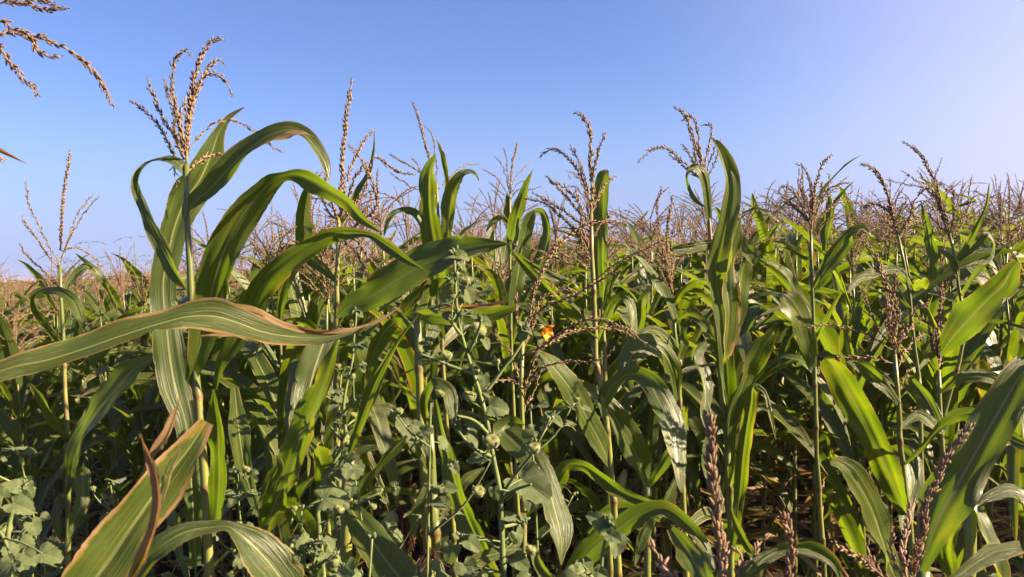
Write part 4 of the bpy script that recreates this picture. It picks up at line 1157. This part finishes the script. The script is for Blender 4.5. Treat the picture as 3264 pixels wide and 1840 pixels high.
def make_pod(p, ax, R, seed, parent, off, ripe=0.0):
    rg = np.random.default_rng(seed)
    V, Q, (a, b, c) = lathe(p, ax, R, PODP, 28, .045, 14)
    me = mesh('seed_pod', V - off, Q, None, None, None, [POD, PODTOP])
    mi = ((Q[:, 0] // 28) >= 5).astype(np.int32)
    me.polygons.foreach_set('material_index', mi)
    o = link('seed_pod', me, parent)
    bag = Bag()
    t = np.linspace(0, 1, 7)
    for k in range(5):
        t0 = k * 2 * np.pi / 5 + seed
        wd = .56 * (1 - t ** 1.6) + .02
        zz = -.74 + 1.50 * t * rg.uniform(.85, 1.1)
        rr = np.interp(zz, PODP[:6, 1], PODP[:6, 0]) * 1.05 + .03 + .22 * t ** 4
        rows = []
        for u in (-1, -.5, 0, .5, 1):
            an = t0 + u * wd
            bul = 1 + .04 * (1 - u * u)
            rows.append(p + R * ((rr * bul)[:, None] * (a * np.cos(an)[:, None] + b * np.sin(an)[:, None]) + zz[:, None] * c))
        G = np.stack(rows, 1)
        i, j = np.meshgrid(np.arange(6), np.arange(4), indexing='ij')
        bag.add(G.reshape(-1, 3), np.stack([i * 5 + j, i * 5 + j + 1, (i + 1) * 5 + j + 1, (i + 1) * 5 + j], -1).reshape(-1, 4))
    link('calyx', bag.mesh('calyx', SEPAL, off), o)
    return o

BUDP = np.array([(0, -.6), (.45, -.5), (.62, -.1), (.5, .4), (.22, .85), (0, 1.15)])

class Mallow:
    def __init__(s, label, d, stems, seed, group=None, r=.0042, name='mallow_weed', foot=True):
        s.rg = np.random.default_rng(seed)
        s.d, s.seed = d, seed
        s.stems = []
        for k, st in enumerate(stems):
            pp = path(st)                                       # from the root upwards
            q = spline([a[:2] for a in pp], max(10, 4 * len(pp)))
            dd = 0 if k == 0 else s.rg.uniform(-.07, .05)
            P = np.array([unproj(a, b, d + dd * i / (len(q) - 1)) for i, (a, b) in enumerate(q)])
            s.stems.append(P)
        P = s.stems[0]
        f = np.array([P[0][0] + s.rg.normal(0, .02), P[0][1] + .03, -.03])
        s.stems[0] = np.vstack([[f * (1 - t) + P[0] * t for t in np.linspace(0, .9, 5)], P])
        s.base = np.array([f[0], f[1], 0])
        s.root = thing(name, label, 'weed', s.base, group)
        for k, P in enumerate(s.stems):
            rr = np.linspace(r * (1.25 if k == 0 else .72), r * .45, len(P))
            V, Q, T, uv = tube(P, rr, 7)
            link('stem' if k == 0 else 'branch', mesh('stem', V - s.base, Q, T, uv, None, MSTEM), s.root)
        s.all = np.vstack(s.stems)
    def near(s, p):
        return s.all[np.argmin(((s.all - p) ** 2).sum(1))]
    def stalklet(s, p, bag_name='petiole', r=.0012):
        q = s.near(p - np.array([0, 0, .015]))
        mid = (p + q) / 2 + np.array([0, 0, .1]) * np.linalg.norm(p - q) * .5
        V, Q, T, uv = tube(curve3([q, mid, p], 7), np.linspace(r * 1.2, r * .85, 7), 5)
        link(bag_name, mesh(bag_name, V - s.base, Q, T, uv, None, MSTEM), s.root)
        return unit(p - mid)
    def at(s, view, x, y):
        ox, oy, k = VIEWS[view]
        return unproj(ox + x * k, oy + y * k, s.d + s.rg.uniform(-.05, .03)), k
    def leaves(s, view, rows):
        for x, y, size, ang in rows:
            p, k = s.at(view, x, y)
            s.stalklet(p)
            T = RIGHT * math.cos(RAD(ang)) + UP * math.sin(RAD(ang)) - FWD * s.rg.uniform(-.2, .7)
            N = np.array([s.rg.normal(.15, .3), s.rg.normal(-.75, .25), s.rg.uniform(.35, .9)])
            s.seed += 1
            link('leaf', mallow_leaf_mesh(p, T, N, .78 * size * k * s.d / FPX, s.seed, s.base), s.root)
    def pods(s, view, rows):
        for x, y, R in rows:
            p, k = s.at(view, x, y)
            Rm = R * k * s.d / FPX
            ax = unit(np.array([s.rg.normal(0, .3), s.rg.normal(-.25, .2), 1.0]))
            s.stalklet(p - ax * Rm * .75, 'pedicel', .0011)
            s.seed += 1
            make_pod(p, ax, Rm, s.seed, s.root, s.base)
    def buds(s, view, rows):
        for x, y, R in rows:
            c, k = s.at(view, x, y)
            sz = R * k * s.d / FPX
            n = int(s.rg.integers(4, 7))
            for m in range(n):
                dirn = unit(np.array([s.rg.normal(0, .8), s.rg.normal(-.3, .6), s.rg.uniform(.0, 1.1)]))
                p = c + dirn * sz * s.rg.uniform(.25, .8)
                V, Q, _ = lathe(p, dirn, sz * s.rg.uniform(.22, .36), BUDP, 8)
                b = Bag().add(V, Q)
                b.add(*tube(np.array([c - np.array([0, 0, sz * .3]), (c + p) / 2, p]), [.0009, .0008, .0007], 4))
                link('bud', b.mesh('bud', SEPAL, s.base), s.root)
            for m in range(3):
                a = s.rg.uniform(0, 360)
                T = RIGHT * math.cos(RAD(a)) + UP * math.sin(RAD(a)) - FWD * .4
                N = np.array([s.rg.normal(0, .4), -.6, .7])
                s.seed += 1
                link('leaf', mallow_leaf_mesh(c, T, N, sz * s.rg.uniform(.7, 1.25), s.seed, s.base), s.root)

m = Mallow('tall grey-green weed studded with round green seed pods in the middle', 1.25,
  ['E 815,1470 806,1200 800,1050 762,840 722,620 682,480 640,350 602,220 B 578,1200 572,1060 566,950', 'E 660,430 530,382 440,345 395,330', 'E 800,1050 880,930 960,830 1010,730 1050,650', 'E 722,530 830,385 880,320 915,255 925,205',
   'E 802,1060 880,1010 955,985', 'E 748,740 660,660 580,640', 'E 765,850 660,800 590,720', 'E 640,320 690,210 705,160', 'E 780,960 690,1030', 'E 812,1200 900,1180', 'E 812,1330 690,1250 600,1240', 'E 600,230 540,150'], 1200)
m.pods('E', [(610, 52, 26), (543, 134, 33), (690, 207, 40), (525, 337, 31), (780, 370, 20), (684, 415, 19), (643, 543, 34), (755, 770, 39), (967, 803, 32), (690, 1022, 31), (952, 1315, 27), (603, 125, 17), (560, 40, 16)])
m.pods('B', [(620, 1097, 26), (578, 1065, 17)])
m.leaves('E', [(585, 180, 62, -70), (750, 590, 110, -12), (640, 740, 90, -35), (700, 845, 80, 200), (905, 960, 210, -25), (965, 715, 70, 200), (715, 440, 60, -75), (720, 260, 55, -50), (1070, 655, 66, -25), (740, 530, 40, 150), (770, 1010, 60, -80),
                     (640, 700, 74, 20), (690, 480, 46, -60), (830, 1150, 84, -10), (880, 1230, 90, -70), (560, 1300, 95, -110), (640, 1270, 84, -30), (620, 1390, 120, -60), (880, 1360, 90, -30), (660, 1430, 90, 200), (860, 1280, 60, 100), (430, 345, 66, 175), (480, 110, 50, 150), (540, 75, 50, 160)])
m.leaves('B', [(625, 1130, 100, -60), (600, 1010, 40, -60), (690, 1290, 60, 10), (560, 1100, 40, 170)])
m.buds('E', [(575, 690, 40), (560, 885, 36), (1065, 650, 44), (915, 205, 44), (595, 1250, 36), (920, 1170, 40), (700, 160, 40), (430, 290, 34), (650, 130, 40)])
m.buds('B', [(572, 965, 46), (660, 1110, 34), (545, 1090, 30)])
# the one open flower
fp, k_ = m.at('E', 1010, 205)
m.stalklet(fp - RIGHT * .008, 'pedicel')
fl = bpy.data.objects.new('flower', None)
COL.objects.link(fl)
fl.parent = m.root
rg = np.random.default_rng(5)
Fa = unit(RIGHT * .75 - FWD * .45 - UP * .35)
Fb = unit(np.cross(Fa, UP)); Fc = np.cross(Fa, Fb)
for k in range(5):
    a = k * 2 * math.pi / 5 + .4
    out = Fb * math.cos(a) + Fc * math.sin(a)
    sd = np.cross(Fa, out)
    g = []
    for t in np.linspace(0, 1, 7):
        w = .0085 * (math.sin(math.pi * (.12 + .70 * t)))
        for u in np.linspace(-1, 1, 6):
            g.append(fp + Fa * (.017 * t - .004 * t * t + .0022 * math.sin(5 * u + k + 6 * t) * t) + out * (.0025 + .0115 * t ** 1.3) + sd * (u * w) - out * (.003 * u * u) + rg.normal(0, .0006, 3))
    i, j = np.meshgrid(np.arange(6), np.arange(5), indexing='ij')
    link('petal', mesh('petal', np.array(g) - m.base, np.stack([i * 6 + j, i * 6 + j + 1, (i + 1) * 6 + j + 1, (i + 1) * 6 + j], -1).reshape(-1, 4), mat=PETAL), fl)
make_pod(fp - Fa * .004, Fa, .0065, 77, m.root, m.base)

m = Mallow('thin grey-green pod weed in front of the shaded leaves left of the tall pod weed', 1.55,
  ['E -120,1130 -60,930 20,720 10,600 30,470 55,360 62,260 72,170 76,120', 'E 25,690 80,650', 'E 15,620 70,560', 'E 0,760 -60,690', 'E -60,960 60,1080 170,1050', 'E 55,1090 120,1060 190,1030', 'M 1160,260 1250,140'], 1300)
m.pods('E', [(88, 548, 21), (52, 445, 20), (62, 640, 22), (12, 728, 22), (160, 1098, 18), (186, 1018, 24), (22, 770, 20)])
m.leaves('E', [(100, 575, 30, -30), (30, 600, 34, -120), (40, 410, 34, 190), (90, 290, 36, -30), (20, 860, 110, -25), (80, 700, 34, -40), (-10, 690, 40, 120), (100, 380, 32, 10), (60, 1120, 90, -25), (20, 1000, 60, -60), (210, 1060, 36, -30), (0, 520, 40, 160)])
m.buds('E', [(76, 118, 34), (110, 285, 26), (45, 290, 24), (105, 395, 24), (80, 700, 28), (275, 1005, 26), (190, 1000, 28), (5, 630, 26)])

m = Mallow('pale downy weed with scalloped leaves in the lower left corner', 1.0, ['D 40,1600 45,1400 40,1250 60,1130 95,1030 125,985', 'D 45,1330 10,1240 -20,1200', 'D 50,1300 110,1230 150,1180'], 1400)
m.pods('D', [(25, 1210, 36), (14, 1122, 30)])
m.leaves('D', [(85, 1000, 90, 165), (110, 1050, 80, -15), (90, 1290, 150, -70), (70, 1080, 110, -20), (120, 1330, 90, -20), (60, 1380, 110, -130), (10, 1050, 80, 110), (160, 1180, 80, -60), (210, 1330, 110, -10)])
m.buds('D', [(130, 985, 50), (150, 1010, 34)])
m = Mallow('low pale weed with broad scalloped leaves below the wide curled leaf', 1.25, ['D 1600,1640 1570,1450 1590,1330 1620,1250', 'D 1575,1440 1470,1330 1430,1290', 'D 1590,1400 1680,1340'], 1500)
m.pods('D', [(1690, 1350, 20), (1650, 1300, 17), (1560, 1400, 20)])
m.leaves('D', [(1440, 1300, 130, -60), (1580, 1320, 70, -30), (1640, 1330, 80, -40), (1500, 1380, 70, 200), (1600, 1420, 80, -100), (1530, 1290, 60, 120), (1680, 1420, 70, -30), (1400, 1400, 90, -120)])
m.buds('D', [(1610, 1270, 40), (1560, 1290, 30), (1680, 1390, 30)])
m = Mallow('leafy weed tip beside the dark arching leaf at the bottom', 1.1, ['E 1290,1700 1300,1500 1320,1300 1345,1200', 'E 1300,1480 1220,1420'], 1600)
m.leaves('E', [(1330, 1190, 110, 140), (1380, 1270, 120, -70), (1350, 1240, 70, -20), (1215, 1390, 100, -50), (1180, 1440, 100, 200), (1290, 1420, 70, -30)])
m.buds('E', [(1348, 1180, 50), (1215, 1385, 34)])
m = Mallow('small weed with ragged leaves beside the dark hanging leaf', 1.7, ['M 420,1000 400,800 350,620 300,470 190,400', 'M 390,760 430,640'], 1700)
m.leaves('M', [(300, 430, 110, -40), (200, 450, 110, -60), (180, 400, 90, 150), (330, 390, 70, 0), (380, 680, 80, 30), (350, 780, 90, 200), (420, 640, 60, -60)])
m.pods('M', [(395, 660, 40)])
m.buds('M', [(170, 420, 60), (430, 600, 54), (340, 600, 40)])

# more of the same weed in the undergrowth, copied from four plants built in place
def wild_mallow(seed):
    rg = np.random.default_rng(seed)
    H = rg.uniform(.45, .75)
    stem = curve3([[0, 0, -.03], [rg.normal(0, .03), rg.normal(0, .03), H * .5], [rg.normal(0, .07), rg.normal(0, .07), H]], 14)
    stems = [stem]
    parts = []
    for k in range(4):
        p = stem[int(4 + 2 * k)]
        a = rg.uniform(0, 6.28)
        stems.append(curve3([p, p + [math.cos(a) * .07, math.sin(a) * .07, .05], p + [math.cos(a) * .14, math.sin(a) * .14, .14]], 8))
    b = Bag()
    for k, P in enumerate(stems):
        b.add(*tube(P, np.linspace(.004 if not k else .0025, .0018, len(P)), 6))
    parts.append(('stem', b.mesh('stem', MSTEM)))
    for k in range(17):
        P = stems[k % 5]
        p = P[int(rg.integers(3, len(P)))]
        a = rg.uniform(0, 6.28)
        T = np.array([math.cos(a), math.sin(a), rg.uniform(-.4, .2)])
        q = p + T * .03
        parts.append(('leaf', mallow_leaf_mesh(q, T, np.array([rg.normal(0, .3), rg.normal(0, .3), 1]), rg.uniform(.022, .045), seed * 50 + k, np.zeros(3))))
    return parts
WILD = [wild_mallow(2000 + k) for k in range(4)]
WSP = [(D_, s_) for D_, s_ in []]
wsect = lambda u: 'in the left undergrowth beyond the pale corner weed' if u < 330 else 'at the foot of the tall arching-leaf plant' if u < 800 else 'below the thick spike' if u < 1300 else 'below the fan tassel' if u < 2000 else 'in the bare gap on the right'
n_w = 0
for _ in range(4000):
    y = RNG.uniform(2.2, 4.6)
    x = RNG.uniform(-.72, .4) * y
    u, v, d = to_px(x, y, .5)
    if not (-60 < u < 2300) or (u > 900 and RNG.random() < .8) or any((x - a) ** 2 + (y - b) ** 2 < .04 for a, b in pts):
        continue
    pts.append((x, y))
    k = n_w % 4
    hgt = ['round-leaved', 'small-leaved', 'sprawling', 'upright'][k]
    root = thing('mallow_weed', '%s grey-green leafy weed %s %s' % (hgt, 'close' if d < 2.9 else 'mid-way' if d < 3.7 else 'further back', wsect(u)), 'weed', (x, y, 0), 'leafy weeds in the undergrowth')
    root.rotation_euler = (0, 0, RNG.uniform(0, 6.28))
    root.scale = (1, 1, 1)
    root.scale *= RNG.uniform(.9, 1.35)
    for nm, me_ in WILD[k]:
        o = bpy.data.objects.new(nm, me_)
        COL.objects.link(o)
        o.parent = root
    n_w += 1
    if n_w >= 26:
        break

# tall bushy weeds of the same kind crowding round the two traced ones
def bushy_mallow(label, u, y_top, d, seed, lean=0.0):
    rg = np.random.default_rng(seed)
    top = unproj(u, y_top, d)
    base = np.array([top[0] - lean, top[1] + rg.normal(0, .03), 0])
    root = thing('mallow_weed', label, 'weed', base, 'tall pod weeds crowding the middle')
    H = np.array([lean, 0, top[2]])
    stem = curve3([[0, 0, -.03], H * .5 + rg.normal(0, .02, 3) * [1, 1, 0], H * .8 + rg.normal(0, .02, 3), H], 22)
    runs = [stem]
    V, Q, T, uv = tube(stem, np.linspace(.0055, .0016, 22), 7)
    link('stem', mesh('stem', V, Q, T, uv, None, MSTEM), root)
    for k in range(6):
        p = stem[12 + int(1.6 * k)]
        a = rg.uniform(0, 6.28)
        L = rg.uniform(.07, .17) * (1.1 - k * .1)
        P = curve3([p, p + np.array([math.cos(a) * .6, math.sin(a) * .6, .45]) * L, p + np.array([math.cos(a), math.sin(a), 1.1]) * L], 9)
        runs.append(P)
        V, Q, T, uv = tube(P, np.linspace(.0026, .0012, 9), 6)
        link('branch', mesh('branch', V, Q, T, uv, None, MSTEM), root)
    for k in range(44):
        P = runs[k % 7 if k < 28 else 0]
        p = P[int(rg.integers(12 if k % 7 == 0 else 1, len(P)))]
        a = rg.uniform(0, 6.28)
        T_ = np.array([math.cos(a), math.sin(a), rg.uniform(-.5, .3)])
        q = p + T_ * rg.uniform(.012, .035) + np.array([0, 0, .008])
        V, Q, T, uv = tube(np.array([p, (p + q) / 2 + [0, 0, .003], q]), [.0012, .001, .001], 4)
        link('petiole', mesh('petiole', V, Q, T, uv, None, MSTEM), root)
        sz = rg.uniform(.010, .024) if k < 34 else rg.uniform(.022, .040)
        link('leaf', mallow_leaf_mesh(q, T_, np.array([rg.normal(0, .45), rg.normal(-.35, .4), .8]), sz, seed * 60 + k, np.zeros(3)), root)
    for k in range(7):
        P = runs[k % 7]
        p = P[-1 - int(rg.integers(0, 4))]
        a = rg.uniform(0, 6.28)
        q = p + np.array([math.cos(a) * .014, math.sin(a) * .014, .010])
        V, Q, T, uv = tube(np.array([p, q]), [.0011, .0011], 4)
        link('pedicel', mesh('pedicel', V, Q, T, uv, None, MSTEM), root)
        ax = unit(np.array([math.cos(a) * .4, math.sin(a) * .4, 1]))
        R_ = rg.uniform(.0055, .0095)
        make_pod(q + ax * R_ * .75, ax, R_, seed * 9 + k, root, np.zeros(3))
    for k in range(18):
        P = runs[k % 7]
        dirn = unit(np.array([rg.normal(0, .7), rg.normal(0, .7), rg.uniform(.2, 1)]))
        V, Q, _ = lathe(P[-1] + dirn * rg.uniform(.003, .010), dirn, rg.uniform(.0028, .0045), BUDP, 8)
        link('bud', mesh('bud', V, Q, None, None, None, SEPAL), root)
bushy_mallow('bushy pod weed just left of the tall pod-studded stem', 1370, 1290, 1.35, 3001, .03)
bushy_mallow('bushy pod weed with its tip under the orange flower', 1690, 1300, 1.4, 3003, .02)
bushy_mallow('bushy pod weed at the foot of the wide sunlit curled leaf', 985, 1600, 1.3, 3005, .02)
bushy_mallow('bushy pod weed under the thin left-hand pod weed', 1120, 1500, 1.45, 3006, -.02)
bushy_mallow('bushy pod weed leaning out below the broad yellow-ribbed leaf', 1200, 1690, 1.15, 3007, .05)
bushy_mallow('bushy pod weed in the gap behind the torn corner leaf', 730, 1500, 1.7, 3008, .02)
bushy_mallow('bushy pod weed rising beside the slender plant at the left', 330, 1560, 1.8, 3009, .02)
bushy_mallow('bushy pod weed crowding the left margin above the corner weed', 90, 1440, 1.6, 3010, -.02)
bushy_mallow('bushy pod weed behind the level brown-edged leaf', 1080, 1190, 1.75, 3011, .02)

# feathery shrubs rising among the tassels on the left
def feathery(u, v, d, seed, label):
    rg = np.random.default_rng(seed)
    top = unproj(u, v, d)
    base = np.array([top[0], top[1], 0])
    root = thing('feathery_shrub', label, 'shrub', base, 'feathery shrubs among the corn')
    stems, leaf = Bag(), Bag()
    for k in range(3):
        e = np.array([rg.normal(0, .16), rg.normal(0, .16), top[2] * rg.uniform(.86, 1.0)])
        P = curve3([[0, 0, -.03], e * [.3, .3, .55], e], 16)
        stems.add(*tube(P, np.linspace(.008, .0025, 16), 6))
        for q in range(26):
            p = P[min(15, int(6 + q * 10 / 26))] + rg.normal(0, .01, 3)
            a = q * 2.4 + rg.normal(0, .3)
            L = rg.uniform(.10, .2)
            s = np.linspace(0, 1, 7)
            dr = np.stack([np.cos(a) * s * L, np.sin(a) * s * L, .35 * L * s - .55 * L * s ** 2], -1)
            R_ = p + dr
            stems.add(*tube(R_, np.full(7, .0009), 3, False))
            side_ = np.array([-math.sin(a), math.cos(a), 0])
            for t in np.linspace(.1, 1, 11):
                c0 = np.array([np.interp(t, s, R_[:, i]) for i in range(3)])
                for sg in (-1, 1):
                    w = side_ * sg * .024 + np.array([0, 0, rg.uniform(-.012, .004)])
                    f = np.array([math.cos(a), math.sin(a), 0]) * .0045
                    leaf.add(np.array([c0, c0 + w * .5 + f, c0 + w, c0 + w * .5 - f]), [[0, 1, 2, 3]])
    link('stem', stems.mesh('stem', MSTEM), root)
    link('foliage', leaf.mesh('foliage', FEATHER), root)
feathery(198, 775, 6.2, 31, 'feathery shrub half hidden behind the lone five-armed tassel')
feathery(425, 752, 6.0, 32, 'feathery shrub nearest the tall arching-leaf plant')
feathery(345, 815, 7.2, 33, 'lower feathery shrub between the tassels on the left')
feathery(41, 860, 9.0, 34, 'small feathery shrub top far off at the left edge')

# dead leaf litter on the soil
bag = Bag()
for k in range(600):
    y = RNG.uniform(1.2, 11)
    x = RNG.uniform(-.8, .8) * y
    a = RNG.uniform(0, 6.28)
    L = RNG.uniform(.12, .5)
    s = np.linspace(0, 1, 6)
    S = np.array([x, y, -.005]) + np.stack([np.cos(a + s * RNG.normal(0, .8)) * s * L, np.sin(a + s * RNG.normal(0, .8)) * s * L, .01 + .035 * RNG.random() * np.sin(s * math.pi * RNG.integers(1, 3)) ** 2], -1)
    lat = np.tile([-math.sin(a), math.cos(a), RNG.normal(0, .6)], (6, 1))
    V, Q, uv = ribbon(S, lat, .02 * np.clip(1.1 - s, .05, 1) * RNG.uniform(.5, 1.2) + .002, .4, .004, 4, 7000 + k)
    bag.add(V, Q)
lt = link('leaf_litter', bag.mesh('leaf_litter', STRAW))
lt['kind'] = 'stuff'
lt['label'] = 'dead corn leaves lying on the dark soil'

# plants that look alike are told apart by their distance
same = {}
for o in COL.objects:
    if o.get('group') and o.get('category'):
        same.setdefault(o['label'], []).append(o)
for lab, v in same.items():
    if len(v) > 1:
        v.sort(key=lambda o: o.location.y)
        words_ = {2: ['nearer', 'farther'], 3: ['nearest', 'middle', 'farthest'], 4: ['nearest', 'second-nearest', 'second-farthest', 'farthest']}.get(len(v), ['nearest', 'second', 'third', 'fourth', 'fifth', 'sixth', 'seventh', 'eighth', 'ninth'])
        for w, o in zip(words_, v):
            o['label'] = w + ' ' + lab
